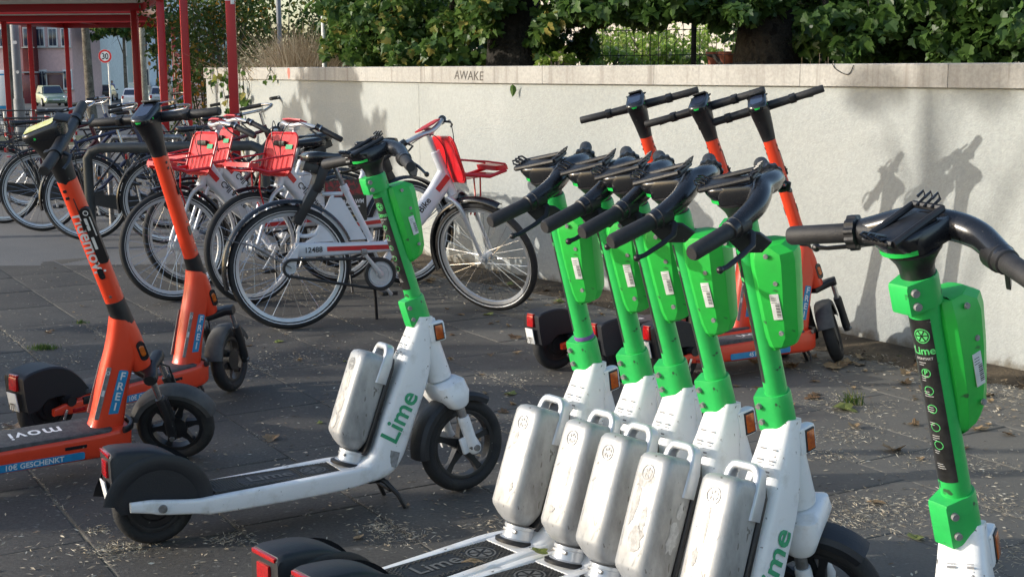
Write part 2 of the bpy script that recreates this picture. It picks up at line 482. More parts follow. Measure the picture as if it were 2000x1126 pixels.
for y in (41.3, 47): V += [(-60, y, gz(y) + .07), (10, y, gz(y) + .07)]
tag(_link('pavement', newmesh('pavement', V, [(0, 1, 3, 2)], M('kerb'), False)), kind='structure')

# wall centre line (front face), from its far left end to beyond the right edge
WALL = crom([(-3.29, 15.33), (-2.62, 13.95), (-1.94, 12.70), (-1.15, 11.15), (-.40, 9.74), (.16, 8.97), (.60, 8.42), (1.18, 7.66), (1.68, 7.02), (1.99, 6.53), (2.29, 6.10), (2.72, 5.48), (3.5, 4.35), (4.6, 2.6)], 4)
WALL = [Vector((p[0], p[1], 0)) for p in WALL]
def wall_y_ok(x, y, margin=0.0):
    """True when the point lies on the camera side of the wall"""
    for a, b in zip(WALL[:-1], WALL[1:]):
        if (a.y >= y >= b.y):
            t = (a.y - y) / max(a.y - b.y, 1e-6); return x < a.x + (b.x - a.x) * t - margin
    return y < WALL[-1].y or x < WALL[0].x - margin

# ------------------------------------------------------------------ paving slabs
pv = empty('paving', (0, 0, 0)); pv['kind'] = 'structure'
NU, MU = Vector((.867, .498, 0)), Vector((.498, -.867, 0)); SU, SW = .420, .64
rs = random.Random(4); slab_me = []
for v in range(4):
    q = MB(); hx, hy = SU / 2 - .0022, SW / 2 - .0022; rr = random.Random(v)
    def ring(z, ins): return [Vector((x * (hx - ins) + rr.uniform(-.0012, .0012), y * (hy - ins) + rr.uniform(-.0012, .0012), z)) for x, y in ((-1, -1), (-.3, -1), (.4, -1), (1, -1), (1, -.3), (1, .4), (1, 1), (.3, 1), (-.4, 1), (-1, 1), (-1, .3), (-1, -.4))]
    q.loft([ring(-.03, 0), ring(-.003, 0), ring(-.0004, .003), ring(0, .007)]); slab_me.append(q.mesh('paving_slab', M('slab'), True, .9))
RS_ = Matrix((NU, -MU, Vector((0, 0, 1)))).transposed().to_4x4()
nslab = 0
for i in range(-14, 26):
    u = .895 + SU * (i + .5)
    w0 = {-1: -4.12, 0: -3.96}.get(i, rs.uniform(-.3, .3) - 4.0)
    for j in range(-14, 14):
        w = w0 + SW * (j + .5); p = NU * u + MU * w
        if p.y > 10.25 or p.y < 2.6 or abs(p.x) > .385 * p.y + .55: continue
        if not wall_y_ok(p.x, p.y, -.15): continue
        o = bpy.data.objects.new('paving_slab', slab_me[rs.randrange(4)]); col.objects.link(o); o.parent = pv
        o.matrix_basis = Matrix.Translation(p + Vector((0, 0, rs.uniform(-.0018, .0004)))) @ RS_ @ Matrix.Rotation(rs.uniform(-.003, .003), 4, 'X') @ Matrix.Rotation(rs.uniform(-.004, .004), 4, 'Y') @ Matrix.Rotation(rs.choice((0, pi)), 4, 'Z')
        nslab += 1

# ------------------------------------------------------------------ wall and coping
def wall_offset(p_i, d):
    a = WALL[max(p_i - 1, 0)]; b = WALL[min(p_i + 1, len(WALL) - 1)]; t = (b - a).normalized(); n = Vector((t.y, -t.x, 0))   # towards the camera side?
    if n.y > 0: n = -n
    return WALL[p_i] + n * d
wallr = empty('garden_wall', (0, 0, 0)); tag(wallr, 'long curved pale stucco wall with a concrete coping behind the scooters', 'wall')
cum = [0.0]
for a, b in zip(WALL[:-1], WALL[1:]): cum.append(cum[-1] + (b - a).length)
def wpt(s, d):
    """point on the wall line at arc length s, shifted d towards the camera"""
    s = max(0, min(cum[-1] - 1e-4, s))
    for i in range(len(cum) - 1):
        if cum[i] <= s <= cum[i + 1]:
            f = (s - cum[i]) / (cum[i + 1] - cum[i]); return wall_offset(i, d).lerp(wall_offset(i + 1, d), f)
def wall_piece(name, s0, s1, d0, d1, z0, z1, mat, ch=.0):
    n = max(2, int((s1 - s0) / .18)); rings = []
    for i in range(n + 1):
        s = s0 + (s1 - s0) * i / n; A, B = wpt(s, d0), wpt(s, d1)
        if ch:
            rings.append([Vector((A.x, A.y, z0)), Vector((B.x, B.y, z0)), Vector((B.x, B.y, z1)), Vector((*wpt(s, d0 - ch).xy, z1)), Vector((A.x, A.y, z1 - ch))])
        else: rings.append([Vector((A.x, A.y, z0)), Vector((B.x, B.y, z0)), Vector((B.x, B.y, z1)), Vector((A.x, A.y, z1))])
    m = MB(); m.loft(rings); return part(name, m, mat, wallr, ang=.6)
def s_at_x(x):
    for i in range(len(WALL) - 1):
        if WALL[i].x <= x <= WALL[i + 1].x: return cum[i] + (cum[i + 1] - cum[i]) * (x - WALL[i].x) / (WALL[i + 1].x - WALL[i].x)
sj = [0, s_at_x(-.66), s_at_x(3.2), cum[-1] - .01]
for a, b in zip(sj[:-1], sj[1:]): wall_piece('wall_panel', a + (.002 if a else 0), b - .002, 0, -.24, -.25, 1.266, M('stucco'))
cj = [0] + [s_at_x(x) for x in (-1.78, -.62, .22, .84, 1.50, 2.02, 3.0, 3.9)] + [cum[-1] - .01]
for a, b in zip(cj[:-1], cj[1:]): wall_piece('coping_slab', a + (.0018 if a else 0), b - .0018, .024, -.27, 1.267, 1.377, M('coping'), .006)
# scratched word on the coping
sA = s_at_x(-.36); e = (wpt(sA + .1, .0245) - wpt(sA, .0245)).normalized()
tx = MB(); V_, F_ = text2d('AWAKE', .082, 'LEFT', 1.0, .0)
tx.add([Vector((*(wpt(sA + a * 1.25 + b * .12, .0252)).xy, 1.292 + b * 1.05 - a * .03)) for a, b in V_], F_)
part('scratched_word', tx, pbr('pencil', (.09, .08, .07), .9), wallr, smooth=False)
# stain of red paint on the coping
rp = MB(); s0 = s_at_x(-1.98); rp.add([Vector((*(wpt(s0 + a, .0252)).xy, z)) for a, z in ((0, 1.372), (.05, 1.372), (.065, 1.33), (.04, 1.275), (.02, 1.272), (-.01, 1.33))], [(0, 1, 2, 3, 4, 5)])
part('paint_mark', rp, pbr('faded_red', (.50, .16, .12), .8), wallr, smooth=False)

# raised garden behind the wall
gm = MB(); P0 = [wpt(s, -.245) for s in [cum[-1] * i / 30 * .999 for i in range(31)]]
V = []
for p in P0: V += [Vector((p.x, p.y, 1.30)), Vector((p.x + 30, p.y + 42, 1.30 - .02 * 40))]
gm.add(V, [(2 * i, 2 * i + 2, 2 * i + 3, 2 * i + 1) for i in range(30)])
tag(_link('garden_soil', gm.mesh('garden_soil', M('soil'), False)), kind='structure')

# ------------------------------------------------------------------ leaves
def leaf_mat(name, c1, c2, c3=None, tr=.35):
    m = bpy.data.materials.new(name); m.use_nodes = True; nt = m.node_tree; L = nt.links
    b = nt.nodes["Principled BSDF"]; at = nt.nodes.new("ShaderNodeAttribute"); at.attribute_name = 'var'
    r = nt.nodes.new("ShaderNodeValToRGB"); L.new(at.outputs["Fac"], r.inputs[0])
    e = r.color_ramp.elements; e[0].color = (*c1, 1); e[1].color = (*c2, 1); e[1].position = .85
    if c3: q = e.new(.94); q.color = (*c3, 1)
    L.new(r.outputs[0], b.inputs["Base Color"]); b.inputs["Roughness"].default_value = .42; b.inputs["Specular IOR Level"].default_value = .4
    t = nt.nodes.new("ShaderNodeBsdfTranslucent"); L.new(r.outputs[0], t.inputs[0]); ms = nt.nodes.new("ShaderNodeMixShader"); ms.inputs[0].default_value = tr
    L.new(b.outputs[0], ms.inputs[1]); L.new(t.outputs[0], ms.inputs[2]); L.new(ms.outputs[0], nt.nodes["Material Output"].inputs[0])
    return m
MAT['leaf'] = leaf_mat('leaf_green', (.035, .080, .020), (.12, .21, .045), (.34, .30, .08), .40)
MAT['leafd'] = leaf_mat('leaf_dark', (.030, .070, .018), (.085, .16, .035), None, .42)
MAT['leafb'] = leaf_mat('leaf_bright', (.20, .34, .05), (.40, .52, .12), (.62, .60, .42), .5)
MAT['leafy'] = leaf_mat('leaf_turning', (.045, .09, .02), (.11, .17, .035), (.50, .24, .03))
MAT['dry'] = leaf_mat('dry_leaf', (.13, .075, .035), (.34, .24, .13), (.40, .33, .22), .2)
MAT['straw'] = leaf_mat('straw', (.30, .21, .12), (.62, .50, .34), None, .3)
MAPLE = [(0, 0), (.20, .02), (.40, .06), (.38, .26), (.54, .40), (.44, .56), (.24, .60), (.20, .80), (0, 1.0), (-.20, .80), (-.24, .60), (-.44, .56), (-.54, .40), (-.38, .26), (-.40, .06), (-.20, .02)]
OVAL = [(0, 0), (.22, .22), (.28, .5), (.16, .8), (0, 1), (-.16, .8), (-.28, .5), (-.22, .22)]
def leaves(name, mat, pts, size, shape=MAPLE, rr=None, droop=.6, sv=.4):
    """pts: list of positions; one leaf at each"""
    rr = rr or rnd; V = []; F = []; var = []; n = len(shape)
    for p in pts:
        s = size * rr.uniform(1 - sv, 1 + sv); yaw = rr.uniform(0, 2 * pi); pit = rr.gauss(-droop, .5); rol = rr.gauss(0, .6)
        R_ = Euler((pit, rol, yaw)).to_matrix(); fold = rr.uniform(.1, .45); c = rr.random(); o = len(V)
        for x, y in shape: V.append(p + R_ @ Vector((x * s, y * s, (abs(x) * fold - y * y * .18) * s)))
        V.append(p + R_ @ Vector((0, .42 * s, -.03 * s))); var += [c] * (n + 1)
        F += [(o + i, o + (i + 1) % n, o + n) for i in range(n)]
    me = bpy.data.meshes.new(name); me.from_pydata([tuple(v) for v in V], [], F); me.materials.append(mat)
    a = me.attributes.new('var', 'FLOAT', 'POINT'); a.data.foreach_set('value', var); me.update()
    return me
def cloud(c, r, n, rr, shell=.35):
    out = []
    while len(out) < n:
        v = Vector((rr.gauss(0, 1), rr.gauss(0, 1), rr.gauss(0, 1))); v.normalize(); k = (shell + (1 - shell) * rr.random() ** .5)
        out.append(Vector(c) + Vector((v.x * r[0] * k, v.y * r[1] * k, v.z * r[2] * k)))
    return out
def tree(name, x, y, z0, h, r0, clumps, per, size, mat, bark, label, cat='tree', group=None, seed=1, lean=(0, 0), shape=MAPLE, limbs=True):
    root = empty(name, (x, y, z0)); tag(root, label, cat, group); rr = random.Random(seed)
    t = MB(); P = []; 
    for i in range(9):
        f = i / 8; P.append((lean[0] * f + .04 * sin(3 * f + seed), lean[1] * f + .04 * cos(4 * f + seed), h * f))
    t.tube(P, [r0 * (1.25 - .25 * min(1, i)) * (1 - .055 * i) for i in range(9)], 14)
    tr = part('trunk', t, bark, root)
    if limbs:
        for c, r in clumps:
            b = MB(); f = rr.uniform(.45, .85); s = Vector((lean[0] * f, lean[1] * f, h * f)); e = Vector(c) - Vector((x, y, z0)); m = s.lerp(e, .5) + Vector((rr.uniform(-.1, .1), rr.uniform(-.1, .1), .15))
            b.tube([tuple(q) for q in crom([tuple(s), tuple(m), tuple(e)], 4)], [r0 * .32 * (1 - .09 * i) for i in range(9)], 7)
            for k_ in range(5):
                a = m.lerp(e, rr.random()); d = Vector((rr.gauss(0, 1), rr.gauss(0, 1), rr.gauss(0, .6))).normalized() * max(r) * .8
                b.tube([a, a + d * .5 + Vector((0, 0, .04)), a + d], [r0 * .09, r0 * .06, r0 * .02], 4)
            part('limb', b, bark, root)
    pts = []
    for c, r in clumps:
        # sub-clumps give light and dark masses
        sub = [Vector(c) + Vector((rr.uniform(-1, 1) * r[0], rr.uniform(-1, 1) * r[1], rr.uniform(-1, 1) * r[2])) for _ in range(max(3, per // 60))]
        for q in sub: pts += cloud(q, (r[0] * .38, r[1] * .38, r[2] * .38), per // len(sub), rr, .1)
    me = leaves('foliage', mat, [p - Vector((x, y, z0)) for p in pts], size, shape, rr)
    o = bpy.data.objects.new('foliage', me); col.objects.link(o); o.parent = root; o['kind'] = 'stuff'
    return root
# ------------------------------------------------------------------ planting behind the wall
def at(px, D, dz=0.0):
    """x position of an image column (photo pixels) at a distance D from the camera"""
    return (px - 1000 + 3.8) / 2737 * D * .9874
GZ = 1.30
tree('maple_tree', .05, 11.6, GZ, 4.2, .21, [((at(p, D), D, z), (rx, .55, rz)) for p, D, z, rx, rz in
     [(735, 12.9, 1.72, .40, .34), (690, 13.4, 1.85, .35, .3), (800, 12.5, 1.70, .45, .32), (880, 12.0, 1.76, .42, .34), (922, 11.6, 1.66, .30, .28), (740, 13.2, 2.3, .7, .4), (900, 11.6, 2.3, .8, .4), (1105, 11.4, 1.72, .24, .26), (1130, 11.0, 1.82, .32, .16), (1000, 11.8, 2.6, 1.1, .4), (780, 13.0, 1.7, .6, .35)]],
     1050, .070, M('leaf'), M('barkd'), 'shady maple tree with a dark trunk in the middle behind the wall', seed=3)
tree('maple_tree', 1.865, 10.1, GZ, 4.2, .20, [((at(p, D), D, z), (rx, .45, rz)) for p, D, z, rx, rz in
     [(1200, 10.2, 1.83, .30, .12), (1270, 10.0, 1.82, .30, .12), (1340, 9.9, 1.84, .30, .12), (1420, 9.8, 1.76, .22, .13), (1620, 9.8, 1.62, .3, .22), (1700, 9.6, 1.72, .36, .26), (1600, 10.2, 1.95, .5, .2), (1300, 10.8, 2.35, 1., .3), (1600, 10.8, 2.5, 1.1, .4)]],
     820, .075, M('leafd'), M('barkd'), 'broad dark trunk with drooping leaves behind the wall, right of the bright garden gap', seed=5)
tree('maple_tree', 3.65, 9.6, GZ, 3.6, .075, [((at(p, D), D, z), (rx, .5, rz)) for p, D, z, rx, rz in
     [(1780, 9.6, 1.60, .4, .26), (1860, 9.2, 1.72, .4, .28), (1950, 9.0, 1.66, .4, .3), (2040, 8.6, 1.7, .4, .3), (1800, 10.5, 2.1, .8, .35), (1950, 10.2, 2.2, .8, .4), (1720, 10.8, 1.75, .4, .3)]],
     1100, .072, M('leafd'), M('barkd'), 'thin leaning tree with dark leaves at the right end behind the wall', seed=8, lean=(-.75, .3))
def shrub(x, y, z0, r, n, size, mat, label, seed, name='shrub', cat='shrub', group=None, shape=OVAL):
    root = empty(name, (x, y, z0)); tag(root, label, cat, group); rr = random.Random(seed)
    b = MB()
    for k_ in range(12):
        a = rr.uniform(0, 2 * pi); d = Vector((cos(a) * r[0] * rr.uniform(.2, .9), sin(a) * r[1] * rr.uniform(.2, .9), r[2] * rr.uniform(.9, 1.8)))
        b.tube([Vector((d.x * .1, d.y * .1, 0)), d * .5 + Vector((0, 0, .08)), d], [.012, .008, .003], 5)
    part('stem', b, M('bark'), root)
    pts = []
    for k_ in range(max(5, n // 90)):
        c = Vector((rr.uniform(-1, 1) * r[0] * .75, rr.uniform(-1, 1) * r[1] * .75, r[2] * rr.uniform(.25, 1.75)))
        pts += cloud(c, (r[0] * .33, r[1] * .33, r[2] * .36), n // max(5, n // 90), rr, .1)
    me = leaves('foliage', mat, pts, size, shape, rr); o = bpy.data.objects.new('foliage', me); col.objects.link(o); o.parent = root; o['kind'] = 'stuff'
    return root
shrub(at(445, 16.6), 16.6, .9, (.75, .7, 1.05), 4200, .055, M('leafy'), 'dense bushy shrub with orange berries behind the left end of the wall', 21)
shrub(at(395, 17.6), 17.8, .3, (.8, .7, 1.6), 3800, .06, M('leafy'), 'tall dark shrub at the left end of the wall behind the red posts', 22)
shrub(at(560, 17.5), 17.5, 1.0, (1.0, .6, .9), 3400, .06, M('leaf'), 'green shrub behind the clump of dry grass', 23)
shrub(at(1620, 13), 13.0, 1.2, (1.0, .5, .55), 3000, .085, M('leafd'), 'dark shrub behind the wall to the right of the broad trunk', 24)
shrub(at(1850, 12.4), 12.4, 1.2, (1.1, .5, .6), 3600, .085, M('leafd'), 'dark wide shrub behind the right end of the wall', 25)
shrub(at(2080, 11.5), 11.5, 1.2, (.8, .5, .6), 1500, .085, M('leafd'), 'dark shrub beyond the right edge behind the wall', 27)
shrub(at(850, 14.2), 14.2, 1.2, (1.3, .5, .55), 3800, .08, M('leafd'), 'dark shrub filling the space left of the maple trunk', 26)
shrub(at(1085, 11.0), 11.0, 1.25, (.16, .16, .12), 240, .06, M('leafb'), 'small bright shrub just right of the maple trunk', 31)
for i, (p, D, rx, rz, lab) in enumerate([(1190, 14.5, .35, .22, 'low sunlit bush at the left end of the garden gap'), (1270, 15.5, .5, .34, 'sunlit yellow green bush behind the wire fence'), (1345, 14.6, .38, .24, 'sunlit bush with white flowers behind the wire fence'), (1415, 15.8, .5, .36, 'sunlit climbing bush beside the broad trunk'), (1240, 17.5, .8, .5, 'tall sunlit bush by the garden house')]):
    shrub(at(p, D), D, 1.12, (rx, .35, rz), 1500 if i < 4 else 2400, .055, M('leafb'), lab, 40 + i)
# dry grass clump
dg = MB(); rr = random.Random(9); V = []; F = []; var = []; cx, cy = at(588, 13.8), 13.8
for i in range(1300):
    x0, y0 = cx + rr.gauss(0, .20), cy + rr.gauss(0, .15); h = rr.uniform(.26, .80) * (1 - abs(x0 - cx) * .7); dx, dy = (x0 - cx) * .7 + rr.gauss(0, .13), rr.gauss(0, .12); w = .0035; c = rr.random()
    P = [Vector((x0 + dx * f ** 1.4, y0 + dy * f, 1.25 + h * (f - .38 * f * f * rr.uniform(.5, 1.6)))) for f in (0, .35, .7, 1.0)]; o = len(V)
    for k_, p in enumerate(P): ww = w * (1 - .25 * k_); V += [p - Vector((ww, 0, 0)), p + Vector((ww, 0, 0))]; var += [c, c]
    F += [(o + 2 * k_, o + 2 * k_ + 1, o + 2 * k_ + 3, o + 2 * k_ + 2) for k_ in range(3)]
me = bpy.data.meshes.new('dry_grass'); me.from_pydata([tuple(v) for v in V], [], F); me.materials.append(M('straw')); a = me.attributes.new('var', 'FLOAT', 'POINT'); a.data.foreach_set('value', var)
tag(_link('dry_grass', me), 'clump of dry straw coloured grass behind the wall coping', 'grass', kind='stuff')
# white post and grey pole behind the wall
g = MB(); g.cyl((at(634, 13.2), 13.2, 1.2), (at(634, 13.2), 13.2, 3.2), .022, n=10); single('post', g, M('plate'), 'thin white post standing behind the wall beside the dry grass', 'post')
g = MB(); g.cyl((at(548, 15.8), 15.8, 1.2), (at(548, 15.8), 15.8, 4), .028, n=10); single('post', g, M('grey'), 'grey metal pole among the shrubs above the dry grass', 'post')
# wire fence
wf = empty('wire_fence', (0, 0, 0)); tag(wf, 'dark wire mesh fence in front of the sunlit garden', 'fence')
g = MB(); F0, F1 = Vector((at(1040, 11.9), 11.9, 0)), Vector((at(1700, 10.9), 10.9, 0)); L_ = (F1 - F0).length; e_ = (F1 - F0).normalized(); n_ = int(L_ / .068)
for i in range(n_ + 1): p = F0 + e_ * i * .068; g.tube([p + Vector((0, 0, 1.25)), p + Vector((0, 0, 2.3))], .0026, 4)
for z in (1.45, 1.65, 1.85, 2.05, 2.25): g.tube([F0 + Vector((0, .006, z)), F1 + Vector((0, .006, z))], .003, 4)
o = part('mesh', g, M('blackframe'), wf, smooth=False); o['kind'] = 'stuff'
for f in (.02, .5, .98): p = F0.lerp(F1, f); g = MB(); g.bbox((p.x, p.y + .03, 1.75), (.04, .03, 1.1), .004); part('fence_post', g, M('blackframe'), wf)
# garden house wall beyond
hs = empty('garden_house', (at(1300, 21), 21, 0)); tag(hs, 'pale sunlit house wall beyond the fenced garden', 'house')
MAT['cream'] = world_mat('cream_render', (.60, .54, .48), (.70, .64, .56), .9, .5, 30., detail_mix=.15)
g = MB(); g.bbox((0, .5, 2.2), (9.0, 1, 5.0), .02, Matrix.Rotation(-.65, 3, 'Z')); part('wall', g, M('cream'), hs)
for xx in (-2.6, 0, 2.6):
    g = MB(); q = Matrix.Rotation(-.65, 3, 'Z'); g.bbox(q @ Vector((xx, -.03, 0)) + Vector((0, 0, 2.6)), (1.0, .1, 1.2), .01, q); w_ = part('window', g, M('kerb'), hs); g = MB(); g.bbox(q @ Vector((xx, -.09, 0)) + Vector((0, 0, 2.6)), (.84, .02, 1.04), .005, q); part('pane', g, M('screen'), w_)
tc_ = pbr('terracotta', (.36, .10, .045), .8, 0, (.28, .08, .04), 5)
for i, (p, D, r) in enumerate([(1425, 13.6, .10), (1398, 14.0, .09)]):
    g = MB(); g.lathe([(.001, 0), (r * .7, 0), (r, .19), (r * 1.1, .19), (r * 1.1, .23), (r * .95, .23), (r * .9, .2), (.001, .19)], 20, 'Z', (at(p, D), D, 1.26)); single('plant_pot', g, tc_, ['terracotta plant pot beside the broad trunk behind the fence', 'smaller terracotta plant pot left of the other one'][i], 'plant pot')
g = MB(); g.tube([(at(1380, 9.6), 9.6, 1.44), (at(1395, 9.6), 9.6, 1.43), (at(1410, 9.6), 9.55, 1.36), (at(1470, 9.7), 9.6, 1.37)], [.008, .014, .018, .03], 8); single('fallen_branch', g, M('barkd'), 'dark crooked branch lying on the coping left of the broad trunk', 'branch')
# ivy over the coping
iv = empty('ivy', tuple(wpt(.5, 0).xy) + (1.377,)); tag(iv, 'ivy trailing over the coping at the left end of the wall', 'ivy'); rr = random.Random(14)
IV0 = Vector((*wpt(.5, 0).xy, 1.377)); st = MB(); pts = []
for s in (.12, .35, .62, .95, 1.02, 1.35, 1.5, 1.62, 1.75, 2.4, 2.5):
    Ln = {.12: .12, .35: .30, .62: .28, .95: .40, 1.02: .55, 1.35: .5, 1.5: .95, 1.62: .40, 1.75: .35, 2.4: .14, 2.5: .12}[s]
    P = [wpt(s, .035) + Vector((0, 0, 1.40 - Ln * f)) + Vector((rr.gauss(0, .012), 0, 0)) - IV0 for f in (0, .25, .5, .75, 1)]
    st.tube(P, .004, 5)
    for k_ in range(int(7 * Ln / .3)):
        f = rr.random() ** 1.2; q = P[0].lerp(P[-1], f); pts.append(q + Vector((rr.gauss(0, .05), -.01 + rr.gauss(0, .012), rr.gauss(0, .03))))
part('stem', st, M('bark'), iv); me = leaves('foliage', M('leaf'), pts, .075, MAPLE, rr, 1.1); o = _link('foliage', me); o.parent = iv; o['kind'] = 'stuff'
g = MB(); g.tube([tuple(p) for p in crom([tuple(wpt(s_at_x(1.63), .03) + Vector((0, 0, 1.38))), tuple(wpt(s_at_x(1.645), .03) + Vector((0, 0, 1.35))), tuple(wpt(s_at_x(1.69), .03) + Vector((0, 0, 1.325))), tuple(wpt(s_at_x(1.71), .03) + Vector((0, 0, 1.37)))], 4)], .0022, 5); single('twig', g, M('barkd'), 'thin dark twig hanging over the coping near the right', 'twig')
me = leaves('hanging_leaf', M('leafd'), [Vector((0, 0, 0))], .06, OVAL, random.Random(2), 1.4); tag(_link('hanging_leaf', me), 'single dark leaf hanging under the coping, right of the scratched word', 'leaf').location = wpt(s_at_x(.055), .05) + Vector((0, 0, 1.262))

# ------------------------------------------------------------------ unseen trees added left of the picture, crowns shaped to shade ground and wall
def shade(x, y, clumps, per, label, seed, size=.15):
    tree('street_tree', x, y, 0, 5.2, .17, clumps, per, size, M('leaf'), M('bark'), label, 'tree', None, seed)

def shade(x, y, clumps, per, label, seed, size=.13, h=3.0):
    tree('street_tree', x, y, 0, h, .09, clumps, per, size, M('leaf'), M('bark'), label, 'tree', None, seed)  # shares the street trees' name; these unseen ones are added as shade casters
shade(-7.2, 5.2, [((-7.1, 3.8, 1.75), (.55, .32, .55)), ((-7.2, 4.6, 1.9), (.55, .4, .55)), ((-7.0, 5.4, 1.7), (.55, .4, .65)), ((-7.2, 6.2, 1.8), (.55, .45, .6)), ((-7.1, 6.9, 2.0), (.5, .35, .6)), ((-7.1, 5.2, .9), (.6, 1.6, .4))], 460, 'unseen bushy tree added left of the picture to shade the orange scooters', 61, h=2.4)
shade(-8.3, 11.2, [((-8.2, 10.3, 2.6), (.6, .35, .6)), ((-8.3, 11.1, 2.7), (.6, .45, .75)), ((-8.2, 11.8, 2.5), (.6, .45, .6)), ((-8.3, 11.2, 3.3), (.7, .7, .35))], 700, 'unseen tree added left of the picture to shade the left part of the wall', 62, h=3.4)
shade(-9.6, 5.4, [((-9.5, 5.15, 5.12), (.4, .32, .13)), ((-9.5, 4.75, 5.05), (.3, .14, .10)), ((-9.5, 5.7, 4.8), (.3, .10, .08))], 110, 'unseen taller tree added left of the picture, sparse crown to dapple the wall', 63, .12, h=5.2)
# ------------------------------------------------------------------ red steel shelters over the bicycle racks
def post(parent, x, y, h, w=.08, mat='red'):
    g = MB(); g.bbox((0, 0, h / 2), (w, w, h), .006); p = part('post', g, M(mat), parent, Matrix.Translation(Vector((x, y, gz(y))) - parent.location) @ Matrix.Rotation(.32, 4, 'Z'))
    b = MB(); b.bbox((0, 0, .01), (w * 2, w * 2, .016), .003); part('base_plate', b, M(mat), p)
    return p
MAT['roofsheet'] = world_mat('roof_sheet', (.55, .57, .50), (.68, .69, .62), .6, 1.5, 10., detail_mix=.2)
def canopy(label, corners, zb, posts, slats=5):
    c = sum((Vector(q) for q in corners), Vector((0, 0))) / 4
    root = empty('bike_shelter', (c.x, c.y, gz(c.y))); tag(root, label, 'bike shelter', 'red steel bicycle shelters in a line')
    P = [Vector((q[0] - c.x, q[1] - c.y, zb - gz(c.y))) for q in corners]      # near-left, near-right, far-right, far-left
    for a, b in ((0, 1), (1, 2), (2, 3), (3, 0)):
        g = MB(); d = P[b] - P[a]; L_ = d.length; ang = atan2(d.y, d.x); R_ = Matrix.Rotation(ang, 3, 'Z')
        g.bbox((P[a] + P[b]) / 2 + Vector((0, 0, .065)), (L_ + .05, .06, .13), .006, R_); part('beam', g, M('red'), root)
    for k_ in range(1, 2):
        f = k_ / slats; a, b = P[0].lerp(P[1], f), P[3].lerp(P[2], f); d = b - a; g = MB(); g.bbox((a + b) / 2 + Vector((0, 0, .09)), (d.length - .08, .04, .06), .004, Matrix.Rotation(atan2(d.y, d.x), 3, 'Z')); part('rafter', g, M('red'), root)
    n = 6
    for k_ in range(n):
        q = [P[0].lerp(P[3], k_ / n + .003), P[1].lerp(P[2], k_ / n + .003), P[1].lerp(P[2], (k_ + 1) / n - .003), P[0].lerp(P[3], (k_ + 1) / n - .003)]
        g = MB(); g.loft([[v + Vector((0, 0, h)) for v in q] for h in (.10, .125)]); part('roof_panel', g, M('roofsheet'), root)
    for x, y in posts: post(root, x, y, zb - gz(y) + .001)
    return root
canopy('nearest red shelter canopy cut by the top of the picture, posts by the wall', [(-8.3, 15.35), (-3.72, 15.35), (-4.75, 18.6), (-9.3, 18.6)], 2.11, [(-3.78, 15.45), (-3.93, 16.05), (-4.86, 18.45)])
g = MB(); g.bbox((0, 0, 1.5), (.078, .078, 3.0), .006); single('shelter_post', g, M('red'), 'dark red steel post just left of the lone post, sunlit at the top', 'post', loc=(-3.40, 14.9, 0), rot=(0, 0, .3))
g = MB(); g.bbox((0, 0, 1.5), (.078, .078, 3.0), .006); o = single('shelter_post', g, M('red'), 'single dark red steel post standing before the left end of the wall', 'post', loc=(-2.33, 11.93, 0), rot=(0, 0, .12))
g = MB(); g.loft([[Vector((x, y * 1.0, 1.93 + z)) for x, y in rrect(.084, .084, .006)] for z in (0, .02)]); g.bbox((.02, -.0425, 1.915), (.03, .002, .03), .0008); part('tape', g, M('sticker'), o)
canopy('second red shelter canopy, sunlit along its front beam', [(-9.6, 19.6), (-5.1, 19.6), (-5.6, 22.9), (-10.1, 22.9)], 2.12, [(-7.93, 22.35), (-5.3, 20.2)])
canopy('farthest red shelter canopy with thin posts near the road', [(-8.6, 23.9), (-5.95, 23.9), (-6.5, 27.1), (-8.5, 27.1)], 2.13, [(-8.2, 24.33), (-8.41, 27.0), (-6.36, 26.91)], 3)
# rack tube and stands
g = MB(); g.tube([(-3.27, 10.85, 0), (-3.27, 10.85, .70), (-3.23, 10.84, .755), (-3.15, 10.82, .78), (-1.95, 10.6, .80), (-1.88, 10.6, .77), (-1.86, 10.6, .70), (-1.86, 10.6, 0)], .038, 12); single('bike_rack', g, M('darktube'), 'dark horizontal tube rack rail behind the left scooters', 'bike rack')
for i, (x, y) in enumerate(((-3.2, 12.4), (-2.9, 13.6), (-3.9, 14.6))):
    g = MB(); g.tube([(x - .35, y, 0), (x - .35, y, .7), (x - .30, y, .78), (x + .30, y, .78), (x + .35, y, .7), (x + .35, y, 0)], .024, 10); single('bike_stand', g, M('steel'), ['steel hoop stand nearest the rack rail among the bicycles', 'steel hoop stand in the middle of the parked bicycles', 'steel hoop stand farthest back among the parked bicycles'][i], 'bike stand', 'steel hoop bicycle stands')
# lamp post, sign, bollards, rail
g = MB(); g.cyl((0, 0, 0), (0, 0, 4.6), .085, .07, 20); g.cyl((0, 0, 0), (0, 0, .9), .105, .10, 20); lp = single('lamp_post', g, M('grey'), 'thick grey lamp post beside the left red post', 'lamp post', loc=(-9.35, 26.9, gz(26.9)))
g = MB(); g.loft([[Vector((.015 + a, -.078 - o, 1.95 + b)) for a, b in rrect(.09, .06, .02)] for o in (0, .004)]); part('sticker', g, M('sticker'), lp); g = MB(); g.loft([[Vector((.04 + a, -.082 - o, 1.40 + b)) for a, b in rrect(.06, .06, .028)] for o in (0, .004)]); part('sticker', g, M('sticker'), lp)
sg = empty('speed_limit_sign', (at(212, 45), 45, gz(45))); tag(sg, 'round 30 speed limit sign with red rim on a thin pole', 'traffic sign')
zc = 1.392 - (110 - 131) / 2737 * 45 - gz(45); q = .0235
g = MB(); g.cyl((0, .03, 0), (0, .03, zc + .2), .030, n=12); part('pole', g, M('alu'), sg)
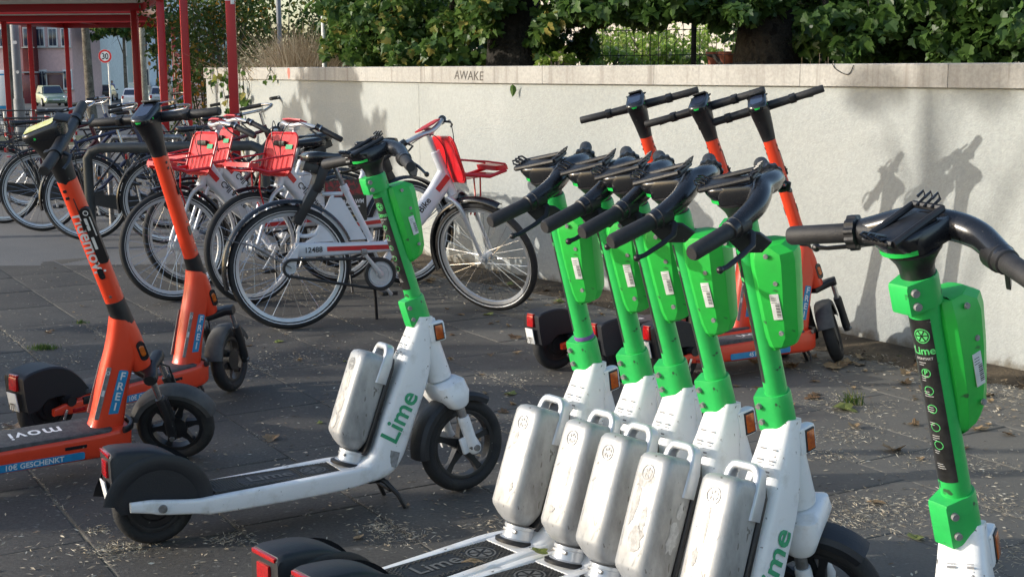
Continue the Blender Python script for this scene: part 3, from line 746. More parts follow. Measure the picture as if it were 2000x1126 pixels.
g = MB(); g.lathe([(.001, 0), (.215, 0), (.215, .012), (.001, .012)], 40, 'Y', (-.09, -.02, zc)); ds = part('disc', g, M('plate'), sg)
g = MB(); g.lathe([(.150, -.003), (.208, -.003), (.208, 0), (.150, 0), (.150, -.003)], 40, 'Y', (-.09, -.02, zc)); part('rim', g, M('bikered'), ds)
t = text_on('30', .27, lambda a, b: Vector((-.09 + a * .85, -.0225, zc - .095 + b)), 'CENTER', .95, .004); part('lettering', t, M('inkk'), ds, smooth=False)
for i, (px, D) in enumerate(((57, 31), (86, 31.6), (5, 30))):
    g = MB(); g.cyl((0, 0, 0), (0, 0, .62), .05, n=14); g.sphere((0, 0, .62), (.05, .05, .03), 14, 6); b_ = single('bollard', g, M('plate'), ['white bollard with red bands right of the lamp post', 'white bollard with red bands behind the second thin red post', 'white bollard at the very left edge'][i], 'bollard', 'white bollards by the road', loc=(at(px, D), D, gz(D)))
    for z in (.10, .42):
        g = MB(); g.cyl((0, 0, z), (0, 0, z + .07), .0515, n=14); part('band', g, M('bikered'), b_)
g = MB(); g.tube([(at(-60, 30.5), 30.5, .38), (at(100, 31.5), 31.5, .38)], .022, 8)
for px in (-20, 30, 95): g.cyl((at(px, 31), 31, -.15), (at(px, 31), 31, .38), .02, n=8)
single('low_rail', g, M('darktube'), 'low grey tube rail along the verge at the left', 'railing')
# street trees
def sprig(px, D, w, label, bark, top=4.6, seed=1, crown=None, h=None, mat='leaf'):
    r0 = w / 2 / 1.0; cl = crown if crown is not None else []
    return tree('street_tree', at(px, D), D, gz(D), h or 6.5, r0, cl, 700, .16 if D < 60 else .34, M(mat), M(bark), label, 'tree', None, seed, limbs=bool(cl))
sprig(18, 39, .36, 'street tree with greenish trunk at the left edge of the picture', 'bark', seed=1, crown=[((at(18, 39), 39, 6.0), (2.5, 2, 1))])
sprig(172, 52, .36, 'street tree trunk left of the speed limit sign', 'bark', seed=2, crown=[((at(172, 52), 52, 5.6), (2.5, 2, 1.2)), ((at(215, 50), 50, 3.2), (.7, .6, .35))])
sprig(245, 118, .34, 'slim far tree forking above the parked cars', 'bark', seed=3, crown=[((at(225, 118), 118, 4.6), (2.0, 2, .7)), ((at(252, 118), 118, 4.9), (1.6, 2, .7)), ((at(238, 118), 118, 6.), (2.6, 2, .9))])
sprig(281, 62, .36, 'sunlit pale tree trunk between the sign and the red post', 'barkl', seed=4, crown=[((at(281, 62), 62, 6.4), (2.5, 2, 1.2))])
sprig(326, 125, .5, 'dark far tree trunk right of the silver cars', 'bark', seed=5, crown=[((at(318, 125), 125, 3.6), (1.2, 2, .9)), ((at(330, 125), 125, 5.0), (1.6, 2, 1.0)), ((at(310, 125), 125, 5.6), (1.8, 2, .9))])
sprig(306, 110, .16, 'thin young tree trunk in front of the silver cars', 'barkd', seed=6, crown=[((at(306, 110), 110, 5.5), (1.4, 1, .7))])

# ------------------------------------------------------------------ parked cars
CARM = {}
def make_car(paint, label, px, D, yaw, hatch=True, Lc=4.1, H=1.47, zoff=0.0):
    root = empty('parked_car', (at(px, D), D, gz(D) + zoff), (0, 0, radians(yaw))); tag(root, label, 'car')
    m = CARM.get(paint) or pbr('car_paint', paint, .28, .3, tuple(c * .85 for c in paint), 2, coat=.7); CARM[paint] = m
    W = .86; h = H
    # body cross-sections along the length: (x, bottom, shoulder height, half width)
    g = MB(); rings = []
    for x, zb, zs, hw in crom([(-Lc / 2, .42, .78, .62), (-Lc / 2 + .06, .30, .90, .76), (-Lc / 2 + .5, .22, .96, .84), (-.3, .20, .93, .86), (.6, .20, .92, .86), (1.05, .22, .90, .84), (Lc / 2 - .35, .24, .78, .80), (Lc / 2 - .06, .28, .66, .70), (Lc / 2, .38, .56, .58)], 3):
        rings.append([Vector((x, -hw, zb + .08)), Vector((x, -hw * 1.0, zs - .22)), Vector((x, -hw * .95, zs - .04)), Vector((x, -hw * .84, zs)), Vector((x, hw * .84, zs)), Vector((x, hw * .95, zs - .04)), Vector((x, hw, zs - .22)), Vector((x, hw, zb + .08)), Vector((x, hw * .9, zb)), Vector((x, -hw * .9, zb))])
    g.loft(rings); body = part('body', g, m, root, ang=.5)
    xr = -Lc / 2 + (.15 if hatch else .55)
    prof = [(xr, .90, .70), (xr + .30, h - .10, .62), (xr + .8, h, .60), (.15, h, .60), (.45, h - .06, .60), (1.15, .89, .72)]
    g = MB(); g.loft([[Vector((x, -w, z)), Vector((x, w, z)), Vector((x, w, min(z, .85))), Vector((x, -w, min(z, .85)))] for x, z, w in crom(prof, 3)]); part('roof', g, m, root, ang=.5)
    glass = [('windscreen', [(.50, h - .075, .56), (1.10, .915, .66)]), ('rear_window', [(xr + .04, .96, .62), (xr + .27, h - .13, .56)])]
    for nm, ((x0, z0, w0), (x1, z1, w1)) in glass:
        g = MB(); s = 1 if nm == 'windscreen' else -1; o = Vector((.03 * s, 0, .025)); P = [Vector((x0, -w0, z0)), Vector((x0, w0, z0)), Vector((x1, w1, z1)), Vector((x1, -w1, z1))]; g.loft([[p + o * k_ for p in P] for k_ in (.2, 1.0)]); part(nm, g, M('screen'), root, smooth=False)
    for s in (-1, 1):
        g = MB(); P = [Vector((xr + .28, s * .70, .93)), Vector((xr + .52, s * .635, h - .10)), Vector((.38, s * .635, h - .09)), Vector((.98, s * .735, .93))]; g.loft([[p + Vector((0, s * k_, 0)) for p in P] for k_ in (-.02, .02)]); part('side_window', g, M('screen'), root, smooth=False)
        g = MB(); g.bbox((.78, s * .93, .98), (.10, .16, .12), .03); part('mirror', g, m, root)
        for x in (-Lc / 2 + .72, Lc / 2 - .78):
            g = MB(); g.lathe([(.001, -.10), (.21, -.10), (.30, -.09), (.315, -.04), (.315, .06), (.30, .09), (.001, .09)], 22, 'Y', (x, s * .80, .315)); w_ = part('wheel', g, M('tyre'), root); g = MB(); g.lathe([(.001, s * .115), (.19, s * .112), (.20, s * .09), (.001, s * .09)], 18, 'Y', (x, s * .80, .315)); part('rim', g, M('alu'), w_)
        g = MB(); g.bbox((Lc / 2 - .20, s * .60, .66), (.30, .24, .13), .04, Matrix.Rotation(s * .45, 3, 'Z')); part('headlight', g, M('plate'), root)
        g = MB(); g.bbox((-Lc / 2 + .05, s * .66, .80), (.12, .16, .22), .03); part('tail_light', g, M('redlens'), root)
    g = MB(); g.bbox((Lc / 2 - .03, 0, .42), (.06, .9, .10), .02); part('grille', g, M('black'), root)
    for x in (Lc / 2 + .01, -Lc / 2 - .01):
        g = MB(); g.bbox((x, 0, .50), (.02, .50, .11), .004); part('licence_plate', g, M('plate'), root)
    return root
make_car((.36, .42, .30), 'pale green hatchback parked facing the camera in front of the pink house', 96, 102, -62)
make_car((.015, .016, .02), 'black estate car seen from behind, right of the second tree trunk', 203, 126, 98, Lc=4.4, H=1.44)
make_car((.72, .74, .78), 'white car parked beyond the black one', 237, 140, -98, Lc=4.3)
make_car((.68, .70, .74), 'white car farthest back, roof just above the others', 259, 160, -95, Lc=4.3)
make_car((.66, .68, .72), 'white car half hidden by the sunlit trunk', 266, 100, 95, Lc=4.2, H=1.42, zoff=-.15)
make_car((.40, .46, .52), 'silver blue car seen from behind, between the red posts', 317, 150, 100, Lc=4.4)
make_car((.42, .46, .50), 'silver hatchback nearer the camera, between the red posts', 316, 96, 100, Lc=4.2, zoff=-.1)

# ------------------------------------------------------------------ houses along the street
def house(px0, px1, D, wall, label, rows, cols, win='plate', H=12, base=None, yaw=0.0, sill=True, z0=None, wz=(3.3,), wsz=(.62, 1.45), gap=.12, door=None, depth=8):
    x0, x1 = at(px0, D), at(px1, D); W = x1 - x0; z = gz(D) if z0 is None else z0
    root = empty('town_house', ((x0 + x1) / 2, D, z), (0, 0, yaw)); tag(root, label, 'house')
    g = MB(); g.bbox((0, depth / 2, H / 2), (W, depth, H), .03); part('wall', g, wall, root)
    if base: g = MB(); g.bbox((0, -.03, .5), (W + .02, .1, 1.0), .02); part('plinth', g, base, root)
    for r in range(rows):
        for c in range(cols):
            x = -W / 2 + W * (c + .5 + gap * .3) / cols; zz = 1.9 + 3.4 * r
            if door is not None and r == 0 and c == door:
                g = MB(); g.bbox((x, -.04, 1.15), (1.2, .12, 2.3), .02); d_ = part('door', g, M('maroon'), root); g = MB(); g.bbox((x, -.2, 2.5), (1.6, .5, .12), .02); part('canopy', g, M('grey'), d_); continue
            g = MB(); g.bbox((x, -.03, zz), (wsz[0] + .16, .10, wsz[1] + .16), .02); f = part('window', g, M(win), root)
            for s in (-1, 1): g = MB(); g.bbox((x + s * wsz[0] * .25, -.085, zz), (wsz[0] * .44, .03, wsz[1] * .92), .006); part('pane', g, M('screen'), f)
            g = MB(); g.bbox((x, -.12, zz - wsz[1] / 2 - .1), (wsz[0] + .4, .22, .07), .01); part('sill', g, M('kerb'), f)
    g = MB(); g.bbox((0, -.05, H - .2), (W + .1, .3, .25), .03); part('cornice', g, M('kerb'), root)
    return root
MAT['pink'] = world_mat('pink_render', (.62, .42, .41), (.72, .50, .48), .9, .12, 4., detail_mix=.15)
MAT['darkred'] = world_mat('dark_red_render', (.10, .02, .022), (.16, .035, .035), .9, .3, 4., detail_mix=.2)
MAT['palegrey'] = world_mat('pale_render', (.66, .68, .67), (.76, .78, .76), .9, .15, 4., detail_mix=.15)
MAT['greenish'] = world_mat('grey_green_render', (.40, .44, .40), (.48, .52, .47), .9, .15, 4., detail_mix=.15)
MAT['bluegrey'] = world_mat('blue_grey_render', (.58, .64, .69), (.68, .74, .78), .9, .15, 4., detail_mix=.15)
house(-40, 46, 116, M('pink'), 'pink rendered house at the left edge behind the trees', 4, 3, base=M('darkred'))
house(46.4, 68, 115, M('darkred'), 'narrow dark red entrance front between the pink houses', 3, 1, win='grey', door=0, H=11)
house(68.4, 143, 116, M('pink'), 'pink rendered house behind the pale green hatchback, sun striking its right end', 4, 3, door=1)
house(143.6, 196, 128, M('palegrey'), 'plain pale grey house behind the tree trunk and the speed sign', 3, 1, gap=-1.5, H=13)
house(196.6, 246, 140, M('greenish'), 'grey green house with tall windows behind the speed limit sign', 4, 2, wsz=(1.3, 2.3), H=14)
house(246.6, 292, 150, M('bluegrey'), 'blue grey house behind the sunlit tree trunk', 3, 2, H=13, wsz=(.9, 1.8))
house(292.6, 334, 165, M('bluegrey'), 'pale blue house with narrow windows between the red posts', 4, 3, H=14, wsz=(.7, 2.0))
house(334.6, 420, 175, M('greenish'), 'grey house at the end of the street behind the right posts', 4, 4, H=14)
# blue portable toilet and printed banner
pt = empty('portable_toilet', (at(0, 90), 90, gz(90))); tag(pt, 'blue and white portable toilet cabin at the left edge', 'toilet')
g = MB(); g.bbox((0, 0, 1.1), (1.2, 1.2, 2.2), .04); part('cabin', g, M('stickerb'), pt); g = MB(); g.loft([[Vector((a * k_, b * k_, z)) for a, b in rrect(1.26, 1.26, .2)] for z, k_ in ((2.2, 1), (2.35, .9), (2.42, .6))]); part('roof', g, M('plate'), pt); g = MB(); g.bbox((.15, -.61, 1.15), (.75, .03, 1.9), .01); part('door', g, M('plate'), pt)
bn = empty('banner', (at(388, 21), 21, 0)); tag(bn, 'red and white printed banner behind the right shelter posts', 'banner')
MAT['bannerred'] = pbr('banner_red', (.50, .13, .11), .6, 0, (.58, .2, .17), 3); MAT['bannerpink'] = pbr('banner_pale', (.66, .52, .50), .6, 0, (.6, .42, .4), 5)
g = MB(); g.bbox((-.12, 0, 1.28), (.46, .02, .62), .004); b1 = part('cloth', g, M('bannerred'), bn); g = MB(); g.bbox((.14, .001, .80), (.50, .02, .95), .004); b2 = part('cloth', g, M('bannerpink'), bn)
t = MB()
for i, s_ in enumerate(('OT', 'et', 'BIKES')): text_on(s_, .16, lambda a, b, i=i: Vector((-.33 + a, -.0125, 1.42 - i * .13 + b)), 'LEFT', 1, .002, t)
part('lettering', t, M('inkw'), b1, smooth=False)
t = MB(); text_on('BIKES', .13, lambda a, b: Vector((-.08 + a, -.0125, 1.08 + b)), 'LEFT', 1, .002, t)
for k_ in range(6): t.box((.14, -.012, 1.0 - k_ * .09), (.40 - .06 * (k_ % 3), .002, .03))
part('print', t, M('inkw'), b2, smooth=False)
for x in (-.36, .40): g = MB(); g.cyl((x, .03, 0), (x, .03, 1.65), .018, n=8); part('banner_pole', g, M('steel'), bn)

# ------------------------------------------------------------------ two distant people
def person(loc, joints, edges, radii, skin_faces_z, mats, label, scale=1.0, rotz=0):
    me = bpy.data.meshes.new('person'); me.from_pydata(joints, edges, []); o = bpy.data.objects.new('person', me); col.objects.link(o)
    md = o.modifiers.new('skin', 'SKIN'); me.skin_vertices.new() if not me.skin_vertices else None
    for i, r in enumerate(radii): me.skin_vertices[0].data[i].radius = (r, r)
    me.skin_vertices[0].data[0].use_root = True
    o.modifiers.new('sub', 'SUBSURF').levels = 2; o.modifiers['sub'].render_levels = 2
    for m in mats[:1]: me.materials.append(m)
    o.location = loc; o.rotation_euler = (0, 0, rotz); o.scale = (scale,) * 3; tag(o, label, 'person')
    return o
MAT['skin'] = pbr('skin', (.42, .24, .17), .55); MAT['lilac'] = pbr('lilac_cloth', (.30, .27, .50), .8, 0, (.24, .22, .42), 8, bump=.3); MAT['beige'] = pbr('beige_cloth', (.42, .30, .20), .8, 0, (.5, .38, .27), 6, bump=.3); MAT['hair'] = pbr('hair', (.03, .02, .015), .6)
J = [(0, 0, .95), (0, 0, 1.15), (0, 0, 1.40), (0, 0, 1.50), (0, -.01, 1.62), (-.17, 0, 1.42), (-.24, -.02, 1.15), (-.22, -.12, .92), (.17, 0, 1.42), (.24, -.02, 1.15), (.22, -.12, .92), (-.09, 0, .90), (-.10, -.05, .50), (-.10, .05, .08), (-.10, -.10, .04), (.09, 0, .90), (.11, .05, .50), (.12, .12, .08), (.12, -.02, .04)]
E_ = [(0, 1), (1, 2), (2, 3), (3, 4), (2, 5), (5, 6), (6, 7), (2, 8), (8, 9), (9, 10), (0, 11), (11, 12), (12, 13), (13, 14), (0, 15), (15, 16), (16, 17), (17, 18)]
RD = [.15, .14, .16, .055, .10, .06, .045, .035, .06, .045, .035, .09, .065, .045, .04, .09, .065, .045, .04]
def dress(p, z_head):
    h = MB(); h.sphere((0, -.01, 1.645), (.095, .11, .12), 14, 10); hd = part('head', h, M('skin'), p); h = MB(); h.sphere((0, .015, 1.675), (.102, .112, .115), 14, 10); part('hair', h, M('hair'), p)
    for s in (-1, 1): e = MB(); e.sphere((s * .032, -.112, 1.655), .010, 8, 6); part('eye', e, M('inkk'), hd)
    e = MB(); e.sphere((0, -.125, 1.63), (.012, .02, .02), 8, 6); part('nose', e, M('skin'), hd); e = MB(); e.bbox((0, -.110, 1.59), (.045, .012, .010), .004); part('mouth', e, M('redlens'), hd)
p1 = person((at(217, 130), 130, gz(130)), J, E_, RD, None, [M('lilac')], 'distant person in lilac clothes standing behind the black car'); dress(p1, 0)
JS = [(0, 0, .50), (0, .02, .72), (0, .0, .98), (0, -.03, 1.08), (0, -.05, 1.18), (-.17, 0, 1.0), (-.24, -.10, .78), (-.12, -.30, .68), (.17, 0, 1.0), (.24, -.10, .78), (.12, -.30, .68), (-.10, -.10, .50), (-.12, -.45, .62), (-.12, -.50, .20), (-.12, -.62, .14), (.10, -.10, .50), (.12, -.45, .55), (.14, -.50, .20), (.14, -.62, .14)]
p2 = person((at(322, 38), 38, gz(38) + .12), JS, E_, RD, None, [M('beige')], 'person in beige clothes sitting by the road between the red posts', rotz=radians(60))
h = MB(); h.sphere((0, -.06, 1.22), (.095, .11, .12), 14, 10); hd = part('head', h, M('skin'), p2); h = MB(); h.sphere((0, -.03, 1.25), (.102, .112, .115), 14, 10); part('hair', h, M('hair'), p2)
g = MB(); g.bbox((0, 0, .22), (1.5, .4, .44), .02); single('bench', g, M('kerb'), 'low concrete bench under the seated person', 'bench', loc=(at(322, 38.1), 38.1, gz(38)))
# ------------------------------------------------------------------ green and white rental scooter
LBE = radians(17.1)
LA = Vector((-sin(LBE), 0, cos(LBE))); LF = Vector((cos(LBE), 0, sin(LBE))); LY = Vector((0, 1, 0))
LC = Vector((.872, 0, .622))
def LP(t, u=0, v=0): return LC + LA * t + LF * u + LY * v
LROT = Matrix((LF, LY, LA)).transposed()          # columns: forward, left, up along the stem
NECK = crom([(.57, .150, .57, .098, .083), (.64, .158, .70, .100, .079), (.685, .205, .775, .145, .070), (.725, .31, .835, .272, .060), (.790, .45, .893, .415, .052), (.850, .575, .912, .56, .040), (.862, .60, .914, .597, .037)], 5)
def neck_hw(z):
    best = min(NECK, key=lambda s: abs((s[1] + s[3]) / 2 - z)); return best[4]

def slice_logo(fn, r, mb, ring=.12, gap=.12, n=6):
    """citrus-slice emblem: ring and six wedges"""
    k = 36
    for (ra, rb) in ((r * (1 - ring), r),):
        V = []; F = []
        for i in range(k):
            a = 2 * pi * i / k
            V += [fn(ra * cos(a), ra * sin(a)), fn(rb * cos(a), rb * sin(a))]
        for i in range(k): F.append((2 * i, 2 * i + 1, (2 * i + 3) % (2 * k), (2 * i + 2) % (2 * k)))
        mb.add(V, F)
    for w in range(n):
        a0, a1 = 2 * pi * w / n + gap, 2 * pi * (w + 1) / n - gap
        am = (a0 + a1) / 2; ri, ro = r * .16, r * (1 - ring * 2.2)
        pts = [(ri * cos(am), ri * sin(am))] + [(ro * cos(a0 + (a1 - a0) * i / 5), ro * sin(a0 + (a1 - a0) * i / 5)) for i in range(6)]
        mb.add([fn(a, b) for a, b in pts], [tuple(range(len(pts)))])
    return mb

def clamp_mb(t0, t1, r):
    mb = MB(); rings = []
    def ring(t, k):
        out = []
        for i in range(28):
            a = 2 * pi * i / 28
            u, v = r * k * cos(a), r * k * sin(a)
            # flattened flange towards the rider
            if cos(a) < -.55:
                u = -r * k * 1.50; v = max(-r * .62, min(r * .62, v * 1.05))
            out.append(LP(t, u, v))
        return out
    mb.loft([ring(t0, .90), ring(t0, .97), ring(t0 + .004, 1), ring(t1 - .006, 1), ring(t1, .95), ring(t1, .86)])
    return mb

def bolts(parent, t0, t1, r, side=-1):
    for t in (t0 + (t1 - t0) * .27, t0 + (t1 - t0) * .73):
        b = MB()
        p = LP(t, -r * 1.12, side * r * .66)
        q = p + LY * side * .009 - LF * .003
        b.cyl(p, q, .0072, .0065, 10)
        part('bolt', b, M('dataplate'), parent)

def make_lime():
    root = empty('rental_scooter')
    S = dict(steer=True)
    # --- body: side rails, platform and neck in one casting
    mb = MB()
    for s in (-1, 1):
        rings = []
        for x, z, h, w, y in crom([(-.088, .142, .030, .020, .076), (-.03, .136, .040, .024, .078), (.0, .130, .044, .026, .078), (.10, .117, .044, .026, .080), (.17, .113, .052, .034, .080), (.42, .118, .058, .036, .081), (.58, .124, .058, .036, .080), (.66, .128, .05, .026, .074)], 4):
            rings.append([Vector((x, s * y + a, z + b)) for a, b in rrect(w, h, .009)])
        mb.loft(rings)
    mb.bbox((.40, 0, .116), (.50, .150, .040), .006)
    rings = []
    for bx, bz, fx, fz, hw in NECK:
        B, Fp = Vector((bx, 0, bz)), Vector((fx, 0, fz)); c = (B + Fp) / 2; d = (Fp - B); L = d.length; d.normalize()
        rings.append([c + d * a + LY * b for a, b in rrect(L, 2 * hw, min(.024, L * .3), 4)])
    mb.loft(rings)
    # head tube and lamp housings
    mb.lathe([(.001, -.245), (.041, -.245), (.0425, -.235), (.038, -.10), (.0365, -.045), (.001, -.045)], 24, 'Z')
    k = len(mb.V) - 24 * 6
    for i in range(k, len(mb.V)): mb.V[i] = LC + LROT @ mb.V[i]
    frame = part('frame', mb, M('white'), root, bevel=0)
    # triangular gusset crease
    for s in (-1, 1):
        g = MB(); g.bbox((.922, s * .030, .548), (.058, .030, .066), .010, Matrix.Rotation(-.15, 3, 'Y'))
        h = part('lamp_housing', g, M('white'), root)
        l = MB(); l.bbox((.926, s * .0462, .548), (.026, .006, .046), .003, Matrix.Rotation(-.15, 3, 'Y'))
        b = MB(); b.bbox((.926, s * .0452, .548), (.033, .004, .054), .002, Matrix.Rotation(-.15, 3, 'Y'))
        part('bezel', b, M('black'), h)
        part('turn_signal', l, M('amber'), h)
    # side lettering
    for s in (-1, 1):
        o = Vector((.722, 0, .252)); e = Vector((.875, 0, .402)) - Vector((.760, 0, .215)); e.normalize()
        up = Vector((-e.z, 0, e.x))
        if s > 0:
            fn = lambda a, b: (lambda p: Vector((p.x, neck_hw(p.z) * 1.0 + .0018, p.z)))(Vector((.865, 0, .378)) - e * a - up * (b - .02) * -1 * -1)
        else:
            fn = lambda a, b: (lambda p: Vector((p.x, -neck_hw(p.z) * 1.0 - .0018, p.z)))(Vector((.752, 0, .205)) + e * a + up * b)
        t = text_on('Lime', .088, fn, 'LEFT', 1.0, .0016)
        part('lettering', t, M('inkg'), frame, smooth=False)
    pl = MB(); n0 = Vector((.762, 0, .165))
    q = []
    for a, b in ((-.033, -.025), (.033, -.025), (.033, .025), (-.033, .025)):
        p = Vector((.728, 0, .168)) + Vector((.94, 0, -.34)) * a + Vector((.34, 0, .94)) * b
        q.append(Vector((p.x, -neck_hw(p.z + .035) - .0035, p.z)))
    pl.add(q, [(0, 1, 2, 3)])
    part('data_plate', pl, M('dataplate'), root, smooth=False)
    # barcodes on the rider-side faces of the neck
    bc = MB()
    for i in range(11):
        z = .475 + i * .0075
        s_ = min(NECK, key=lambda s: abs(s[1] - z))
        x = s_[0] - .0015
        for yy, ww in ((-.020, .012), (.012, .016)):
            wz = .0012 + .0014 * ((i * 7) % 3)
            bc.add([(x, yy - ww / 2, z), (x, yy + ww / 2, z), (x + .0007, yy + ww / 2, z + wz), (x + .0007, yy - ww / 2, z + wz)], [(0, 1, 2, 3)])
    part('barcode', bc, M('inkgrey'), frame, smooth=False)
    # --- deck mat
    mt = MB(); mt.loft([[Vector((x * k_ + .385, y * k_, z)) for x, y in rrect(.44, .134, .012)] for z, k_ in ((.128, 1), (.1445, 1), (.146, .995))])
    mat = part('deck_mat', mt, M('mat_rubber'), root)
    gr = MB()
    def bar(p, q, w=.0017, z=.146, h=.0014):
        d = (q - p); L = d.length
        if L < .004: return
        d.normalize(); nrm = Vector((-d.y, d.x, 0)) * w
        V = [p + nrm, p - nrm, q - nrm, q + nrm]
        V2 = [v + Vector((0, 0, h)) for v in V]
        gr.add(V + V2, [(4, 5, 6, 7), (0, 1, 5, 4), (1, 2, 6, 5), (2, 3, 7, 6), (3, 0, 4, 7)])
    def clipseg(x0, y0, dx, dy, xa, xb, ya, yb, hole=None):
        ts = sorted([(xa - x0) / dx, (xb - x0) / dx]); us = sorted([(ya - y0) / dy, (yb - y0) / dy])
        t0, t1 = max(ts[0], us[0]), min(ts[1], us[1])
        if t1 - t0 < .004: return
        n = 10
        for i in range(n):
            a, b = t0 + (t1 - t0) * i / n, t0 + (t1 - t0) * (i + 1) / n
            m = (a + b) / 2; mx, my = x0 + dx * m, y0 + dy * m
            if hypot(mx - .50, my) < .047 or (.26 < mx < .44 and abs(my) < .045): continue
            bar(Vector((x0 + dx * a, y0 + dy * a, .146)), Vector((x0 + dx * b, y0 + dy * b, .146)))
    for i in range(-12, 44):
        x0 = .17 + i * .017
        for sgn in (1, -1): clipseg(x0, 0, .72, sgn * .55, .175, .598, -.062, .062)
    part('grid', gr, M('matgrid'), mat, smooth=False)
    lg = MB(); slice_logo(lambda a, b: Vector((.50 + b * 1, -a * 1, .1476)), .040, lg)
    text_on('Lime', .075, lambda a, b: Vector((.36 + a, b - .02, .1476)), 'CENTER', 1, .001, lg)
    part('emblem', lg, M('embossed'), mat, smooth=False)
    # --- battery
    bt = MB(); B0, B1 = Vector((.605, 0, .205)), Vector((.712, 0, .497)); d = (B1 - B0).normalized(); nx = Vector((d.z, 0, -d.x))
    rings = []
    for f, dep, wid, off in [(0, .050, .055, .018), (.012, .062, .066, .014), (.05, .080, .082, .008), (.115, .103, .100, .001), (.15, .110, .103, 0), (.5, .112, .104, 0), (.86, .112, .104, 0), (.94, .110, .102, 0), (.975, .102, .094, .001), (.993, .085, .078, .004), (1.0, .062, .055, .008)]:
        c = B0 + (B1 - B0) * f + nx * off
        rings.append([c + nx * a + LY * b for a, b in rrect(dep, wid, .022, 4)])
    bt.loft(rings)
    bat = part('battery', bt, M('silver'), root, ang=1.1)
    gk = MB(); rings = []
    for f in (-.02, .05, .5, .9, 1.0):
        c = B0 + (B1 - B0) * f + nx * .056
        w = .112 if .0 < f < .98 else .085
        rings.append([c + nx * a + LY * b for a, b in rrect(.016, w, .006)])
    gk.loft(rings); part('gasket', gk, M('black'), root)
    hd = MB(); P = []
    for t in range(13):
        a = pi * t / 12
        P.append(B1 + nx * .038 + LY * .040 * cos(a) * (1.0) + d * (.005 + .024 * min(1, sin(a) * 1.3)))
    P = [B1 + nx * .034 + LY * .047 - d * .085, B1 + nx * .036 + LY * .046 - d * .03] + P + [B1 + nx * .036 - LY * .046 - d * .03, B1 + nx * .034 - LY * .047 - d * .085]
    rings = []
    for i, p in enumerate(P):
        t = (P[min(i + 1, len(P) - 1)] - P[max(i - 1, 0)]).normalized(); b = t.cross(nx).normalized()
        w = .040 if (i < 2 or i > len(P) - 3) else .032
        rings.append([p + nx * a + b * c for a, c in rrect(w, .020, .007, 3)])
    hd.loft(rings); part('handle', hd, M('alu'), bat, ang=.9)
    em = MB(); back = -nx * .0578
    slice_logo(lambda a, b: B0 + (B1 - B0) * .84 + back + LY * a + d * b, .020, em, .16)
    part('emblem', em, M('dataplate'), bat, smooth=False)
    sc = MB()
    r2 = random.Random(5)
    for i in range(16):
        f = r2.uniform(.15, .75); y = r2.uniform(-.035, .035); a = r2.uniform(-.6, .6); L = r2.uniform(.006, .03)
        p = B0 + (B1 - B0) * f - nx * .0566 + LY * y; e = d * cos(a) + LY * sin(a); g = LY * cos(a) - d * sin(a)
        sc.add([p - g * .0005, p + e * L - g * .0003, p + e * L + g * .0003, p + g * .0006], [(0, 1, 2, 3)])
    part('scratches', sc, M('inkgrey'), bat, smooth=False)
    lt = MB()
    lt.lathe([(.001, 0), (.044, 0), (.044, .006), (.036, .010), (.034, .034), (.037, .036), (.037, .044), (.001, .046)], 24, 'Z')
    for v in lt.V: v.xyz = Vector((.622, 0, .150)) + Matrix.Rotation(.30, 3, 'Y') @ Vector((v.x * 1.15, v.y * 1.12, v.z))
    la = part('battery_latch', lt, M('alu'), root)
    sl = MB(); sl.bbox((.605, -.0, .184), (.022, .052, .010), .004, Matrix.Rotation(.30, 3, 'Y')); part('catch', sl, M('steel'), la)
    rg = MB(); rg.lathe([(.040, -.004), (.049, -.004), (.050, .004), (.044, .008), (.040, .008)], 24, 'Z')
    for v in rg.V: v.xyz = Vector((.620, 0, .150)) + Matrix.Rotation(.28, 3, 'Y') @ Vector((v.x * 1.2, v.y * 1.1, v.z))
    part('seal_ring', rg, M('black'), la)
    # --- rear wheel, fender, light, plate
    wheel(root, 'rear_wheel', .123, .052, 5, 'black', (0, 0, .123), motor=True)
    fd = MB()
    prof = crom([(-.128, .140), (-.131, .20), (-.133, .262), (-.128, .298), (-.07, .300), (-.01, .292), (.045, .270), (.092, .235), (.125, .195), (.150, .155), (.168, .128)], 3)
    rings = []
    for y, sx, sz in ((-.060, .0, .0), (-.060, 1, 0), (-.056, 1, .006), (-.050, 1, .010), (.050, 1, .010), (.056, 1, .006), (.060, 1, 0)):
        rings.append([Vector((x, y, z + (sz - .008 if z > .15 else 0))) for x, z in prof] + [Vector((.150, y, .118)), Vector((-.110, y, .118))])
    fd.loft(rings[1:])
    fen = part('rear_fender', fd, M('fender'), root, ang=.6)
    for s in (-1, 1):
        ar = MB()
        ar.lathe([(.118, s * .0600), (.124, s * .0632), (.160, s * .0632), (.165, s * .0600)], 20, 'Y', (0, 0, .118), a0=radians(0), a1=radians(168))
        part('arch_rib', ar, M('fender'), fen)
    tl = MB(); tl.bbox((-.134, 0, .249), (.012, .052, .050), .003); tl.bbox((-.131, 0, .293), (.014, .100, .011), .003)
    part('tail_light', tl, M('redlens'), fen)
    lp = MB(); lp.bbox((-.139, 0, .178), (.004, .056, .072), .001, Matrix.Rotation(-.18, 3, 'Y'))
    lpo = part('licence_plate', lp, M('plate'), fen)
    sbolt = MB()
    for s in (-1, 1): sbolt.cyl((.002, s * .088, .128), (.002, s * .097, .128), .014, .012, 14)
    part('axle_nut', sbolt, M('steel'), frame)
    # --- kickstand
    ks = MB()
    for s in (-1, 1): ks.tube([(.705, s * .025, .10), (.725, s * .05, .085), (.755, s * .075, .045), (.775, s * .082, .002)], [.010, .009, .008, .007], 8)
    ks.cyl((.735, -.06, .060), (.735, .06, .060), .006, .006, 8); ks.bbox((.70, 0, .095), (.05, .06, .03), .005)
    part('kickstand', ks, M('black'), root)
    # --- steered parts: fork, wheel, fender
    cr = MB(); rings = []
